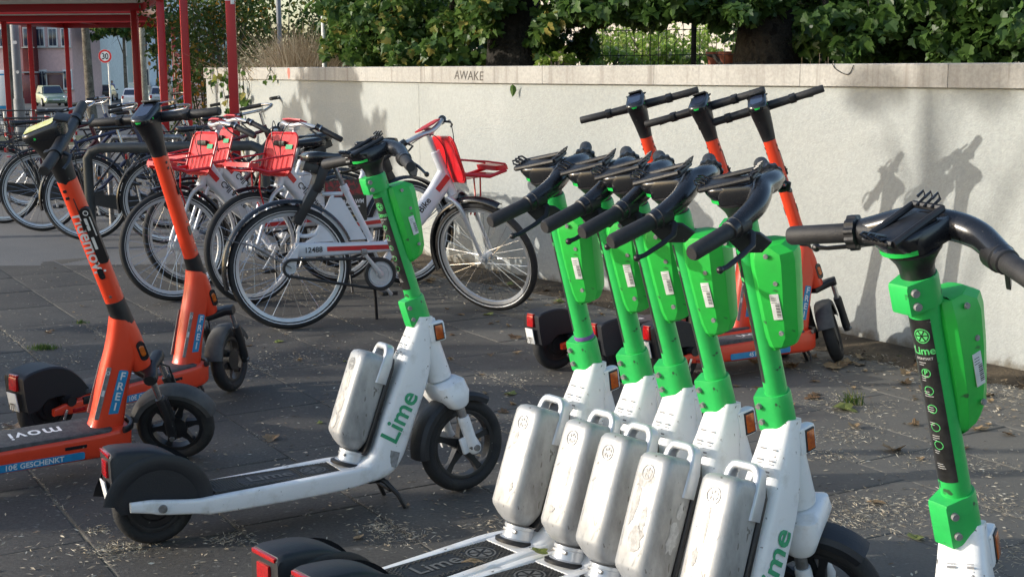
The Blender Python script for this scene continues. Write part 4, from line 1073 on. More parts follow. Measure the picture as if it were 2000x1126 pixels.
    for t, u0, u1, hw in ((-.250, -.038, .046, .050), (-.262, -.044, .056, .074), (-.300, -.040, .056, .086), (-.335, -.024, .040, .088), (-.342, -.018, .034, .084)):
        c = (u0 + u1) / 2
        rings.append([LP(t, c + a, b) for a, b in rrect(u1 - u0, 2 * hw, .022, 4)])
    cr.loft(rings)
    part('fork_crown', cr, M('white'), root, **S)
    for s in (-1, 1):
        fl = MB()
        fl.tube([LP(-.375, .004, s * .070), LP(-.39, .004, s * .070), LP(-.455, .006, s * .070), LP(-.490, .010, s * .070), LP(-.505, .012, s * .070)], [.0185, .020, .019, .024, .018], 14)
        fl.bbox(LP(-.47, -.018, s * .066), (.03, .014, .055), .005, LROT)
        g = part('fork_leg', fl, M('white'), root, **S)
        it = MB(); it.cyl(LP(-.33, .004, s * .070), LP(-.385, .004, s * .070), .0145); part('inner_tube', it, M('steel'), g)
        nb = MB(); nb.cyl(LP(-.487, .008, s * .086), LP(-.487, .008, s * .097), .012, .010, 12); part('axle_nut', nb, M('steel'), g)
    wheel(root, 'front_wheel', .156, .056, 5, 'black', LP(-.489, .006), steer=True, n=44)
    ff = MB(); c = LP(-.489, .006)
    ff.lathe([(.150, -.040), (.166, -.041), (.178, -.032), (.182, 0), (.178, .032), (.166, .041), (.150, .040), (.164, .037), (.174, .030), (.178, 0), (.174, -.030), (.164, -.037), (.150, -.040)], 26, 'Y', c, a0=radians(58), a1=radians(188))
    part('front_fender', ff, M('fender'), root, **S)
    # --- stem
    st = MB(); st.cyl(LP(-.04), LP(.46), .0262, n=28); part('stem', st, M('green'), root, **S)
    lo = part('lower_clamp', clamp_mb(-.043, .043, .0325), M('green'), root, **S); bolts(lo, -.043, .043, .0325)
    up = part('upper_clamp', clamp_mb(.404, .456, .0325), M('green'), root, **S); bolts(up, .404, .456, .0325)
    # stem cover
    pd = MB(); rings = []
    for t, u0, u1, hw in [(.405, .018, .055, .024), (.402, .016, .085, .034), (.385, .012, .109, .041), (.365, .010, .110, .045), (.30, .010, .102, .046), (.235, .010, .092, .043), (.19, .010, .086, .037), (.165, .012, .072, .030), (.155, .016, .05, .022)]:
        rings.append([LP(t, u0, -hw * .72), LP(t, u0 + .012, -hw), LP(t, u1 - .030, -hw), LP(t, u1 - .004, -hw * .62), LP(t, u1, -hw * .25), LP(t, u1, hw * .25), LP(t, u1 - .004, hw * .62), LP(t, u1 - .030, hw), LP(t, u0 + .012, hw), LP(t, u0, hw * .72)])
    pd.loft(rings)
    cov = part('stem_cover', pd, M('green2'), root, bevel=.0035, ang=.35, **S)
    sk = MB(); sk.bbox(LP(.268, .052, -.0462), (.020, .0016, .060), .0006, LROT); so = part('serial_sticker', sk, M('sticker'), cov)
    ln = MB()
    for i in range(9): ln.box(LP(.246 + i * .0036, .056, -.0472), (.009, .0006, .0012 + .0008 * (i % 2)), LROT)
    for i in range(3): ln.box(LP(.279 + i * .005, .050, -.0472), (.012, .0006, .0009), LROT)
    part('print', ln, M('inkk'), so, smooth=False)
    for t, u in ((.322, .060), (.205, .052), (.385, .05)):
        b = MB(); b.cyl(LP(t, u, -.044), LP(t, u, -.0478), .0058, .005, 12); part('screw', b, M('dataplate'), cov)
    # information sticker wrapped round the rider side of the stem
    st2 = MB(); RS = .0267
    def wrap(a, b, r=RS, right=0.0):   # a: across (metres along arc), b: along stem from t=.02
        an = pi + right + a / r
        return LP(b, r * cos(an), r * sin(an))
    V = []; F = []; na = 14
    for j, t in enumerate((.075, .16, .25, .33, .385)):
        for i in range(na + 1): V.append(wrap(-.034 + .062 * i / na, t))
    for j in range(4):
        for i in range(na): F.append((j * (na + 1) + i, j * (na + 1) + i + 1, (j + 1) * (na + 1) + i + 1, (j + 1) * (na + 1) + i))
    st2.add(V, F); info = part('information_sticker', st2, M('stickerk'), root, **S)
    tx = MB(); r3 = RS + .0005
    W_ = lambda cx, cb: (lambda a, b: wrap(-(a) * -1 + cx, cb + b, r3))
    slice_logo(W_(.010, .356), .0135, tx); text_on('Lime', .020, W_(.009, .322), 'CENTER', 1, .0004, tx)
    part('print', tx, M('inklime'), info, smooth=False)
    tw = MB(); r4 = random.Random(3); b = .310
    text_on('KONTAKT', .0062, W_(.008, .312), 'CENTER', 1, .0002, tw)
    while b > .092:
        for q in range(r4.choice((2, 3))):
            b -= .0042; w = r4.uniform(.008, .017)
            tw.add([wrap(-.004 + w * i / 6, b + h_, r3) for h_ in (0, .0013) for i in range(7)], [(i, i + 1, i + 8, i + 7) for i in range(6)])
        b -= .017
    part('print', tw, M('inkdim'), info, smooth=False)
    tg = MB(); text_on('P', .013, W_(.006, .284), 'CENTER', 1, .0003, tg)
    for cb in (.283, .25, .215, .18, .145):
        tg.add([wrap(.006 + .0085 * cos(q), cb + .004 + .0085 * sin(q), r3) for q in [2 * pi * k / 16 for k in range(16)]] + [wrap(.006 + .0072 * cos(q), cb + .004 + .0072 * sin(q), r3) for q in [2 * pi * k / 16 for k in range(16)]], [(k, (k + 1) % 16, (k + 1) % 16 + 16, k + 16) for k in range(16)])
    part('print', tg, M('inklime'), info, smooth=False)
    # --- head
    cn = MB()
    def xf(mb, k0):
        for i in range(k0, len(mb.V)): mb.V[i] = LC + LROT @ mb.V[i]
    cn.lathe([(.001, .455), (.0285, .455), (.0285, .468), (.033, .482), (.043, .497), (.046, .500), (.046, .504), (.041, .506), (.001, .506)], 24, 'Z'); xf(cn, 0)
    part('neck_cone', cn, M('black'), root, **S)
    hb = MB(); rings = []
    for t, u0, u1, hw in ((.503, -.042, .042, .037), (.510, -.052, .046, .040), (.530, -.066, .050, .041), (.540, -.068, .050, .041), (.545, -.062, .046, .037)):
        rings.append([LP(t, (u0 + u1) / 2 + a, b_) for a, b_ in rrect(u1 - u0, 2 * hw, .036, 5)])
    hb.loft(rings)
    head = part('handlebar_head', hb, M('blackg'), root, ang=.9, **S)
    ls = MB(); V = []; F = []
    for i in range(13):
        an = radians(118 + 124 * i / 12)
        for t in (.5085, .5165):
            V.append(LP(t, -.006 + .0515 * cos(an), .0455 * sin(an)))
    F = [(2 * i, 2 * i + 2, 2 * i + 3, 2 * i + 1) for i in range(12)]
    ls.add(V, F); part('light_strip', ls, M('glow'), head)
    bp_ = crom([(-.160, .028, .495, .0195), (-.125, .044, .502, .0210), (-.085, .060, .511, .0230), (-.045, .062, .519, .0245), (0, .056, .524, .0245), (.045, .062, .519, .0245), (.085, .060, .511, .0230), (.125, .044, .502, .0210), (.160, .028, .495, .0195)], 5)
    hbm = MB(); hbm.tube([LP(t, u, v) for v, u, t, r in bp_], [r for v, u, t, r in bp_], 18)
    hbm.loft([[LP(t, u + a, b_) for a, b_ in rrect(w, h, .02, 4)] for t, u, w, h in ((.506, .012, .10, .085), (.530, .018, .11, .09), (.543, .014, .09, .08))])
    part('handlebar', hbm, M('blackg'), root, ang=.9, **S)
    for s in (-1, 1):
        e0, e1 = LP(.494, .026, s * .162), LP(.492, -.024, s * .272)
        dd = (e1 - e0).normalized()
        g = MB(); g.tube([e0, e0 + dd * .004, e1 - dd * .006, e1], [.0165, .0172, .0168, .0135], 18)
        part('grip', g, M('grip'), root, **S)
        c = MB()
        c.tube([e0 - dd * .045, e0 - dd * .043, e0 - dd * .014, e0 - dd * .012, e0 + dd * .004, e0 + dd * .006], [.0205, .0235, .0235, .0205, .0205, .018], 18)
        clampo = part('lever_clamp', c, M('black'), root, **S)
        if s > 0:   # ribbed bell ring
            rings = []; V = []
            bl = MB(); a_ = dd.orthogonal().normalized(); b2 = dd.cross(a_)
            for off, rr in ((-.012, .022), (-.010, .029), (.006, .0295), (.008, .024)):
                rings.append([e0 + dd * off + (a_ * cos(q) + b2 * sin(q)) * (rr + (.0018 if k % 4 < 2 else -.0008)) for k, q in [(k, 2 * pi * k / 44) for k in range(44)]])
            bl.loft(rings); part('bell_ring', bl, M('black'), root, smooth=False, **S)
        else:
            pl = MB(); pl.loft([[p + LY * o for p in (LP(.490, .035, s * .150), LP(.470, .075, s * .125), LP(.440, .090, s * .105), LP(.425, .070, s * .120), LP(.440, .035, s * .150), LP(.475, .02, s * .165))] for o in (-.005, .005)])
            part('lever_guard', pl, M('black'), clampo, bevel=.002)
        lv = MB()
        lv.tube([LP(.487, .040, s * .125), LP(.472, .062, s * .135), LP(.458, .066, s * .16), LP(.452, .052, s * .20), LP(.448, .034, s * .245), LP(.450, .026, s * .262)], [.010, .0085, .007, .006, .0055, .0065], 8, flat=.7)
        lv.sphere(LP(.450, .025, s * .264), .008, 8, 6)
        part('brake_lever', lv, M('black'), root, **S)
        if s > 0:
            hk = MB(); hk.tube([LP(.478, .06, .11), LP(.484, .082, .095), LP(.497, .088, .092), LP(.503, .080, .090)], [.007, .006, .005, .003], 8)
            part('hook', hk, M('black'), clampo)
    # phone holder: tilted open frame with wire clips
    ph = MB(); R_ = Matrix.Rotation(.06, 3, 'Y')
    HP = lambda a, b_, h=0: LP(.549 + h + a * .10, a * .80 - .014, b_ * .86)
    for (a0, b0), (a1, b1) in (((-.07, -.036), (.075, -.036)), ((-.07, .036), (.075, .036)), ((-.07, -.036), (-.07, .036)), ((.075, -.036), (.075, .036))):
        ph.tube([HP(a0, b0), HP(a1, b1)], .0062, 8)
    ph.bbox(HP(-.005, 0, -.006), (.12, .050, .008), .003, LROT)
    holder = part('phone_holder', ph, M('black'), root, **S)
    for yy in (-.018, 0, .018):
        wr = MB()
        wr.tube([HP(-.065, yy, .004), HP(-.085, yy, .010), HP(-.090, yy + .006, .018), HP(-.078, yy + .010, .016), HP(-.060, yy + .006, .006)], .0026, 6)
        part('clip', wr, M('blackg'), holder); wr = MB()
        wr.tube([HP(.065, yy, .004), HP(.092, yy, .008), HP(.096, yy + .006, .016), HP(.080, yy + .009, .012)], .0026, 6)
        part('clip', wr, M('blackg'), holder)
    return root

def steer_matrix(pivot, axis, delta):
    return Matrix.Translation(pivot) @ Matrix.Rotation(delta, 4, axis) @ Matrix.Translation(-pivot)

def pose(root, x, y, yaw, lean, steer, pivot, axis, z=0.0):
    root.location = (x, y, z)
    root.rotation_euler = (radians(lean), 0, radians(yaw))
    Sm = steer_matrix(pivot, axis, radians(steer))
    for ch in root.children:
        if ch.get('steer'): ch.matrix_basis = Sm @ ch.matrix_basis
    return root
# ------------------------------------------------------------------ orange rental scooter
MBE = radians(20.5)
MA = Vector((-sin(MBE), 0, cos(MBE))); MF = Vector((cos(MBE), 0, sin(MBE)))
MC = Vector((.737, 0, .579))
def MP(t, u=0, v=0): return MC + MA * t + MF * u + LY * v
MROT = Matrix((MF, LY, MA)).transposed()
MNECK = crom([(.60, .150, .745, .150, .040), (.635, .185, .750, .180, .040), (.665, .34, .772, .33, .037), (.695, .47, .800, .445, .037), (.705, .545, .792, .515, .037), (.706, .560, .772, .552, .036)], 4)

def make_movi(side_text, deck_text, lab):
    root = empty('rental_scooter')
    mb = MB(); rings = []
    # deck hull
    for x, zt, zb, hw in crom([(.10, .150, .105, .060), (.16, .158, .088, .074), (.25, .162, .082, .078), (.60, .168, .080, .080), (.70, .172, .078, .076), (.755, .172, .085, .060), (.765, .165, .10, .050)], 4):
        rings.append([Vector((x, a, (zt + zb) / 2 + b)) for a, b in rrect(2 * hw, zt - zb, .016, 3)])
    mb.loft(rings)
    rings = []
    for bx, bz, fx, fz, hw in MNECK:
        B, Fp = Vector((bx, 0, bz)), Vector((fx, 0, fz)); c = (B + Fp) / 2; d = Fp - B; L = d.length; d.normalize()
        rings.append([c + d * a + LY * b for a, b in rrect(L, 2 * hw, .028, 4)])
    mb.loft(rings)
    # head tube bulge
    k = len(mb.V)
    mb.lathe([(.001, -.225), (.036, -.225), (.038, -.215), (.040, -.10), (.036, -.045), (.001, -.045)], 22, 'Z')
    for i in range(k, len(mb.V)): mb.V[i] = MC + MROT @ mb.V[i]
    # rear arms
    for s in (-1, 1):
        mb.loft([[Vector((x, s * .072 + a, z + b)) for a, b in rrect(.020, h, .006)] for x, z, h in ((-.02, .118, .028), (.03, .122, .040), (.10, .120, .052), (.16, .120, .06))])
    frame = part('frame', mb, M('orange'), root, bevel=0)
    # deck surface, nose lip, side slots
    dk = MB(); dk.loft([[Vector((.415 + a * kk, b * kk, z)) for a, b in rrect(.56, .142, .02)] for z, kk in ((.160, 1), (.1745, 1), (.1765, .985))])
    dt = part('deck_mat', dk, M('greydeck'), root)
    w = MB(); text_on(deck_text, .085, lambda a, b: Vector((.45 - a, -b + .028, .1775)), 'CENTER', 1.1, .001, w); part('lettering', w, M('inkw'), dt, smooth=False)
    lip = MB(); rings = []
    for q in range(13):
        a = radians(-78 + 156 * q / 12)
        c = Vector((.715 + .062 * cos(a), .076 * sin(a), .171)); n = Vector((cos(a), sin(a), 0))
        rings.append([c + n * p + Vector((0, 0, z)) for p, z in rrect(.016, .022, .005)])
    lip.loft(rings); part('nose_guard', lip, M('black'), root)
    for s in (-1, 1):
        b = MB(); b.bbox((.150, s * .0800, .140), (.085, .010, .030), .004); part('side_cap', b, M('black'), frame)
        b = MB(); b.bbox((.560, s * .0798, .137), (.075, .004, .012), .002); part('side_slot', b, M('blackg'), frame)
        b = MB(); b.bbox((.088, s * .083, .112), (.058, .004, .016), .0018); part('reflector', b, M('redlens'), frame)
    # stickers
    for s in (-1, 1):
        y = s * .0815
        st = MB(); st.loft([[Vector((.42 + a, y + s * o, .104 + b)) for a, b in rrect(.34, .027, .007)] for o in (-.002, .0)])
        so = part('side_sticker', st, M('stickerb'), frame)
        tx = text_on(side_text, .026, (lambda a, b: Vector((.42 + a, y - .0006, .0955 + b))) if s < 0 else (lambda a, b: Vector((.42 - a, y + .0006, .0955 + b))), 'CENTER', 1.0, .0006)
        part('lettering', tx, M('inkw'), so, smooth=False)
        o0, o1 = Vector((.700, 0, .205)), Vector((.742, 0, .375)); e = (o1 - o0).normalized(); n = Vector((e.z, 0, -e.x)); c = (o0 + o1) / 2; L = (o1 - o0).length
        yy = s * .0392
        v = MB(); v.loft([[c + e * a + n * b + LY * (yy + s * o) for a, b in rrect(L, .034, .007)] for o in (-.002, 0.0)])
        vo = part('free_sticker', v, M('stickerb'), frame)
        t = MB()
        for i, ch in enumerate('FREI'):
            cc = o1 - e * (.034 + i * .037)
            text_on(ch, .040, (lambda a, b, cc=cc: cc + n * a * (1 if s < 0 else -1) + e * b + LY * (yy + s * .0006)), 'CENTER', 1, .0008, t)
        part('lettering', t, M('inkw'), vo, smooth=False)
        lb = MB(); o2 = Vector((.668, 0, .30)); lb.loft([[o2 + e * a + n * b + LY * (s * .0375 + s * o) for a, b in rrect(.19, .016, .003)] for o in (-.002, 0.0)])
        lo = part('lock_label', lb, M('dataplate'), frame)
        r = MB(); slice_logo(lambda a, b: o2 + e * (.075 + b) + n * a + LY * s * .0380, .007, r, .35, .9, 3); part('print', r, M('inkw'), lo, smooth=False); r = MB(); r.add([o2 + e * (-.0 + q) + n * p + LY * s * .0380 for p, q in ((-.005, -.01), (.005, -.01), (.005, .012), (-.005, .012))], [(0, 1, 2, 3)])
        part('print', r, M('inkw'), lo, smooth=False)
        # indicator
        h = MB(); q = Matrix.Rotation(-.36, 3, 'Y')
        h.loft([[Vector((.806, 0, .438)) + q @ Vector((a, s * (.030 + o), b)) for a, b in rrect(.030, .074, .0145, 5)] for o in (0, .012)])
        ho = part('indicator_housing', h, M('blackg'), root)
        a_ = MB(); a_.loft([[Vector((.806, 0, .438)) + q @ Vector((a * k_, s * (.030 + o), b * k_)) for a, b in rrect(.019, .044, .009, 5)] for o, k_ in ((.011, 1), (.0155, .8))])
        part('turn_signal', a_, M('amber'), ho)
    # rear
    wheel(root, 'rear_wheel', .123, .056, 5, 'black', (0, 0, .123), motor=True)
    prof = crom([(-.118, .135), (-.128, .19), (-.134, .245), (-.130, .272), (-.07, .288), (.0, .290), (.06, .272), (.11, .235), (.148, .190), (.172, .158)], 3)
    fd = MB()
    fd.loft([[Vector((x, y, z - dz)) for x, z in prof] + [Vector((.10, y, .150)), Vector((.04, y, .172)), Vector((-.03, y, .172)), Vector((-.075, y, .135))] for y, dz in ((-.058, .006), (-.052, 0), (.052, 0), (.058, .006))])
    fen = part('rear_fender', fd, M('fender'), root, ang=.6)
    tl = MB(); tl.bbox((-.137, 0, .240), (.014, .046, .052), .004); tl.bbox((-.135, 0, .270), (.013, .044, .009), .002); part('tail_light', tl, M('redlens'), fen)
    lp = MB(); lp.bbox((-.142, 0, .172), (.004, .054, .072), .001, Matrix.Rotation(-.2, 3, 'Y')); lo = part('licence_plate', lp, M('plate'), fen)
    fnp = lambda z0: (lambda a, b: Vector((-.1448 + (b + z0) * .2, -a, .172 + (b + z0))))
    t = text_on('73D', .030, fnp(.007), 'CENTER', 1, .0008); text_on('ITJ', .030, fnp(-.027), 'CENTER', 1, .0008, t); part('lettering', t, M('inkk'), lo, smooth=False)
    ax = MB()
    ax.cyl((.055, -.086, .150), (.055, .086, .150), .020, .020, 20); part('axle_cover', ax, M('black'), frame)
    lk = MB(); lk.bbox((.02, -.088, .10), (.012, .006, .05), .003, Matrix.Rotation(.4, 3, 'Y')); lk.lathe([(.007, -.091), (.012, -.091), (.012, -.085), (.007, -.085), (.007, -.091)], 14, 'Y', (.012, 0, .078)); part('cable_lug', lk, M('chrome'), frame)
    ks = MB(); ks.tube([(.745, .02, .095), (.765, .045, .085), (.80, .07, .050), (.835, .085, .003)], [.011, .009, .008, .007], 8); ks.bbox((.735, .0, .10), (.05, .06, .03), .005)
    ks.tube([(.725, -.03, .09), (.735, -.05, .055), (.735, -.055, .03)], [.008, .006, .006], 8)
    part('kickstand', ks, M('black'), root)
    # steered
    S = dict(steer=True)
    cr = MB(); rings = []
    for v in (-.092, -.086, -.06, 0, .06, .086, .092):
        w = .034 if abs(v) > .09 else .046
        off = .062 if abs(v) > .05 else .03
        rings.append([MP(-.242 + b, off - .02 + a, v) for a, b in rrect(w if abs(v) > .05 else .085, .036 if abs(v) > .05 else .030, .012)])
    cr.loft(rings); part('fork_crown', cr, M('black'), root, **S)
    for s in (-1, 1):
        l = MB(); l.tube([MP(-.325, .046, s * .074), MP(-.335, .048, s * .074), MP(-.40, .05, s * .076), MP(-.470, .042, s * .076), MP(-.495, .038, s * .076)], [.0175, .0195, .017, .019, .014], 12)
        l.bbox(MP(-.375, .062, s * .074), (.018, .026, .09), .005, MROT)
        lo = part('fork_leg', l, M('black'), root, **S)
        c = MB(); c.cyl(MP(-.25, .045, s * .074), MP(-.345, .047, s * .074), .0115); part('inner_tube', c, M('chrome'), lo)
        b = MB(); b.cyl(MP(-.486, .040, s * .088), MP(-.486, .040, s * .098), .010, .008, 10); part('axle_nut', b, M('steel'), lo)
    wheel(root, 'front_wheel', .138, .056, 6, 'black', MP(-.486, .040), steer=True, Rhub=.045)
    ff = MB(); c = MP(-.486, .040)
    ff.lathe([(.128, -.038), (.146, -.041), (.157, -.030), (.161, 0), (.157, .030), (.146, .041), (.128, .038), (.144, .037), (.153, .028), (.157, 0), (.153, -.028), (.144, -.037), (.128, -.038)], 26, 'Y', c, a0=radians(30), a1=radians(172))
    part('front_fender', ff, M('greyrub'), root, **S)
    cb = MB(); cb.tube([MP(-.22, .03, .02), MP(-.28, .075, .055), MP(-.36, .07, .066)], .0035, 6); part('brake_hose', cb, M('black'), root, **S)
    bd = MB(); bd.cyl(MP(-.048), MP(.045), .0365, .0335, 24); part('stem_collar', bd, M('black'), root, **S)
    st = MB(); rings = []
    for t in (.040, .50):
        rings.append([MP(t, a, b) for a, b in rrect(.064, .056, .024, 5)])
    st.loft(rings); stem = part('stem', st, M('orange'), root, **S)
    for s in (-1, 1):
        n = MB(); n.loft([[MP(.16 + b, a, s * (.0282 + o)) for a, b in rrect(.020, .040, .008, 4)] for o in (-.003, .002)]); no = part('charge_port', n, M('blackg'), stem)
        for t in (.20, .07):
            n = MB(); n.cyl(MP(t, 0, s * .027), MP(t, 0, s * .0292), .0055, .005, 10); part('screw', n, M('steel'), stem)
        n = MB(); n.tube([MP(.44, .006, s * .0285), MP(.36, .006, s * .0285)], .0018, 6); n.tube([MP(.36, .006, s * .0285), MP(.325, .004, s * .030), MP(.345, .016, s * .034)], [.006, .007, .005], 6); part('cable', n, M('black'), stem)
        for t in (.47, .445):
            n = MB(); n.bbox(MP(t, -.012, s * .0282), (.012, .002, .010), .0008, MROT); part('print', n, M('inkk'), stem)
    # cone and head
    k = MB(); rings = []
    for t, u0, u1, hw in ((.492, -.030, .030, .028), (.505, -.032, .032, .030), (.56, -.037, .036, .036), (.62, -.056, .044, .041), (.662, -.078, .054, .042)):
        rings.append([MP(t + (0 if t < .65 else 0) , (u0 + u1) / 2 + a, b) for a, b in rrect(u1 - u0, 2 * hw, .034, 5)])
    k.loft(rings); part('neck_cone', k, M('black'), root, ang=.9, **S)
    h = MB(); rings = []
    for t, u0, u1, hw, tilt in ((.655, -.078, .06, .042, 0), (.672, -.082, .066, .043, .10), (.690, -.080, .066, .041, .16), (.694, -.074, .060, .036, .16)):
        rings.append([MP(t + a * tilt, (u0 + u1) / 2 + a, b) for a, b in rrect(u1 - u0, 2 * hw, .032, 5)])
    h.loft(rings); hd = part('display_head', h, M('blackg'), root, ang=.9, **S)
    g = MB(); rings = []
    V = []
    for i in range(17):
        an = radians(95 + 170 * i / 16)
        for t in (.676, .6835):
            V.append(MP(t - .012, -.026 + .0575 * cos(an), .0440 * sin(an)))
    g.add(V, [(2 * i, 2 * i + 2, 2 * i + 3, 2 * i + 1) for i in range(16)]); part('light_strip', g, M('glow'), hd)
    sc = MB(); sc.loft([[MP(.6955 + (a - .01) * .16 + o, -.01 + a, b) for a, b in rrect(.09, .056, .02, 4)] for o in (0, .001)]); part('display', sc, M('screen'), hd)
    pc = MB(); R_ = MROT @ Matrix.Rotation(-1.15, 3, 'Y')
    pc.bbox(MP(.704, .060, 0), (.008, .062, .048), .003, R_); pc.tube([MP(.688, .045, -.036), MP(.692, .056, -.048), MP(.694, .056, .048), MP(.688, .045, .036)], .003, 6); part('phone_clamp', pc, M('black'), hd)
    hb = MB(); hb.tube([MP(.640, .045, v) for v in (-.16, -.13, -.05, .05, .13, .16)], [.0155, .0195, .021, .021, .0195, .0155], 16); part('handlebar', hb, M('black'), root, **S)
    for s in (-1, 1):
        e0, e1 = MP(.640, .046, s * .160), MP(.643, .044, s * .290)
        g = MB(); g.tube([e0, e0.lerp(e1, .03), e0.lerp(e1, .97), e1], [.0165, .0178, .0172, .0155], 16); part('grip', g, M('grip'), root, **S)
        c = MB(); c.cyl(MP(.640, .046, s * .135), MP(.640, .046, s * .162), .0225, .0225, 16); c.bbox(MP(.645, .028, s * .148), (.026, .024, .026), .005, MROT); co = part('control_cluster', c, M('black'), root, **S)
        l = MB(); l.tube([MP(.632, .066, s * .128), MP(.622, .088, s * .145), MP(.618, .09, s * .19), MP(.616, .082, s * .235)], [.009, .0065, .0055, .006], 8, flat=.7); part('brake_lever', l, M('black'), co)
    return root
MOVI = [
 ('orange scooter at the left edge, wheel turned sideways, its long deck leaving the picture', -1.995, 4.359, 35.5, 9.0, -32.0, '10€ GESCHENKT'),
 ('orange scooter parked behind the leftmost orange one, whole deck and rear fender in view', -1.777, 5.186, 54.0, 3.0, 22.0, '10€ GESCHENKT'),
 ('orange scooter by the wall, left one of three, behind the green stems', .198, 6.329, 35.7, -1.2, 41.1, '45 FREI MIN'),
 ('orange scooter by the wall, middle one of three', .482, 6.059, 31.0, -4.9, 36.6, '45 FREI MIN'),
 ('orange scooter nearest the wall, right one of three, front wheel by the wall foot', .707, 5.984, 29.6, -3.8, 45.6, '45 FREI MIN')]
ma = make_movi('10€ GESCHENKT', 'movi', ''); mbm = copy_tree(ma); mc = make_movi('45 FREI MIN', 'movi', ''); md_ = copy_tree(mc); me_ = copy_tree(mc)
for o, (lab, x, y, yaw, lean, st, t) in zip([ma, mbm, mc, md_, me_], MOVI):
    pose(o, x, y, yaw, lean, st, MC, MA)
    tag(o, lab, 'scooter', 'orange rental scooters')
# lettering, info label and yellow stickers that only the leftmost orange scooter shows
stem = [c for c in ma.children if c.name.startswith('stem') and not c.name.startswith('stem_c')][0]
t = MB()
V, F = text2d('ridemovi', .062, 'LEFT', 1.0, .0012)
t.add([MP(.385 - a, -.020 + b * 1.0 - .0, -.0292) for a, b in V], F); part('lettering', t, M('inkw'), stem, smooth=False)
b = MB(); b.loft([[MP(.30 + q, .026 + p, -.030 + o) for p, q in rrect(.034, .205, .012, 4)] for o in (-.005, .012)]); ib = part('info_panel', b, M('black'), stem)
t = MB()
for q, L, w in ((.345, .045, .010), (.275, .045, .010)): t.loft([[MP(q + b_, .020 + a, -.0352 - o) for a, b_ in rrect(w, L, .002)] for o in (0, .0005)])
t.loft([[MP(.335 + b_, .036 + a, -.0352 - o) for a, b_ in rrect(.004, .07, .001)] for o in (0, .0005)])
part('sticker', t, M('sticker'), ib, smooth=False)
t = MB(); slice_logo(lambda a, b_: MP(.385 + b_, .028 + a, -.0354), .009, t, .3, .9, 3); part('print', t, M('inkw'), ib, smooth=False)
hd = [c for c in ma.children if c.name.startswith('display_head')][0]
t = MB(); t.loft([[MP(.6974 + (a-.02) * .16 + o, -.02 + a, b) for a, b in rrect(.10, .060, .01, 4)] for o in (0, .0008)]); part('yellow_sticker', t, M('yellow'), hd)
# ------------------------------------------------------------------ bicycles
def bike_wheel(parent, name, c, R, steer=False, rim='alu', nsp=32, hub='alu', rw=.012):
    T = Matrix.Translation(c)
    mb = MB(); ri = R - .048
    mb.lathe([(ri - .010, -rw * .7), (ri - .012, 0), (ri - .010, rw * .7), (ri + .004, rw), (ri + .018, rw * 1.15), (ri + .018, -rw * 1.15), (ri + .004, -rw), (ri - .010, -rw * .7)], 56)
    mb.cyl((0, -.045, 0), (0, .045, 0), .020, n=16); mb.cyl((0, -.052, 0), (0, .052, 0), .008, n=8)
    for y in (-.028, .028): mb.lathe([(.018, y - .002), (.030, y - .002), (.030, y + .002), (.018, y + .002)], 20)
    o = part(name, mb, M(rim), parent, T, steer=steer)
    ty = MB(); rt = .0225
    ty.lathe([(R - rt + rt * cos(a), rt * .95 * sin(a)) for a in [2 * pi * k / 12 for k in range(13)]], 60)
    part('tyre', ty, M('tyre'), o)
    rf = MB()
    sp = MB()
    for k in range(nsp):
        a = 2 * pi * k / nsp; y = .028 if k % 2 else -.028
        off = (.55 if (k // 2) % 2 else -.55)
        p0 = Vector((.027 * cos(a + off * 1.6), y, .027 * sin(a + off * 1.6))); p1 = Vector(((ri - .009) * cos(a), 0, (ri - .009) * sin(a)))
        sp.tube([p0, p1], .0012, 3, caps=False)
    s = part('spokes', sp, M('chrome'), o, smooth=False); s['kind'] = 'stuff'
    rr = MB()
    for s_ in (-1, 1): rr.lathe([(R - .034, s_ * .0180), (R - .031, s_ * .0205), (R - .028, s_ * .0218)], 56)
    part('reflective_band', rr, M('sticker'), o)
    return o

def arc_fender(mb, c, R, w, a0, a1, n=26):
    mb.lathe([(R - .010, -w), (R, -w * .9), (R + .008, -w * .5), (R + .011, 0), (R + .008, w * .5), (R, w * .9), (R - .010, w), (R - .002, w * .8), (R + .005, w * .45), (R + .008, 0), (R + .005, -w * .45), (R - .002, -w * .8), (R - .010, -w)], n, 'Y', c, a0=radians(a0), a1=radians(a1))

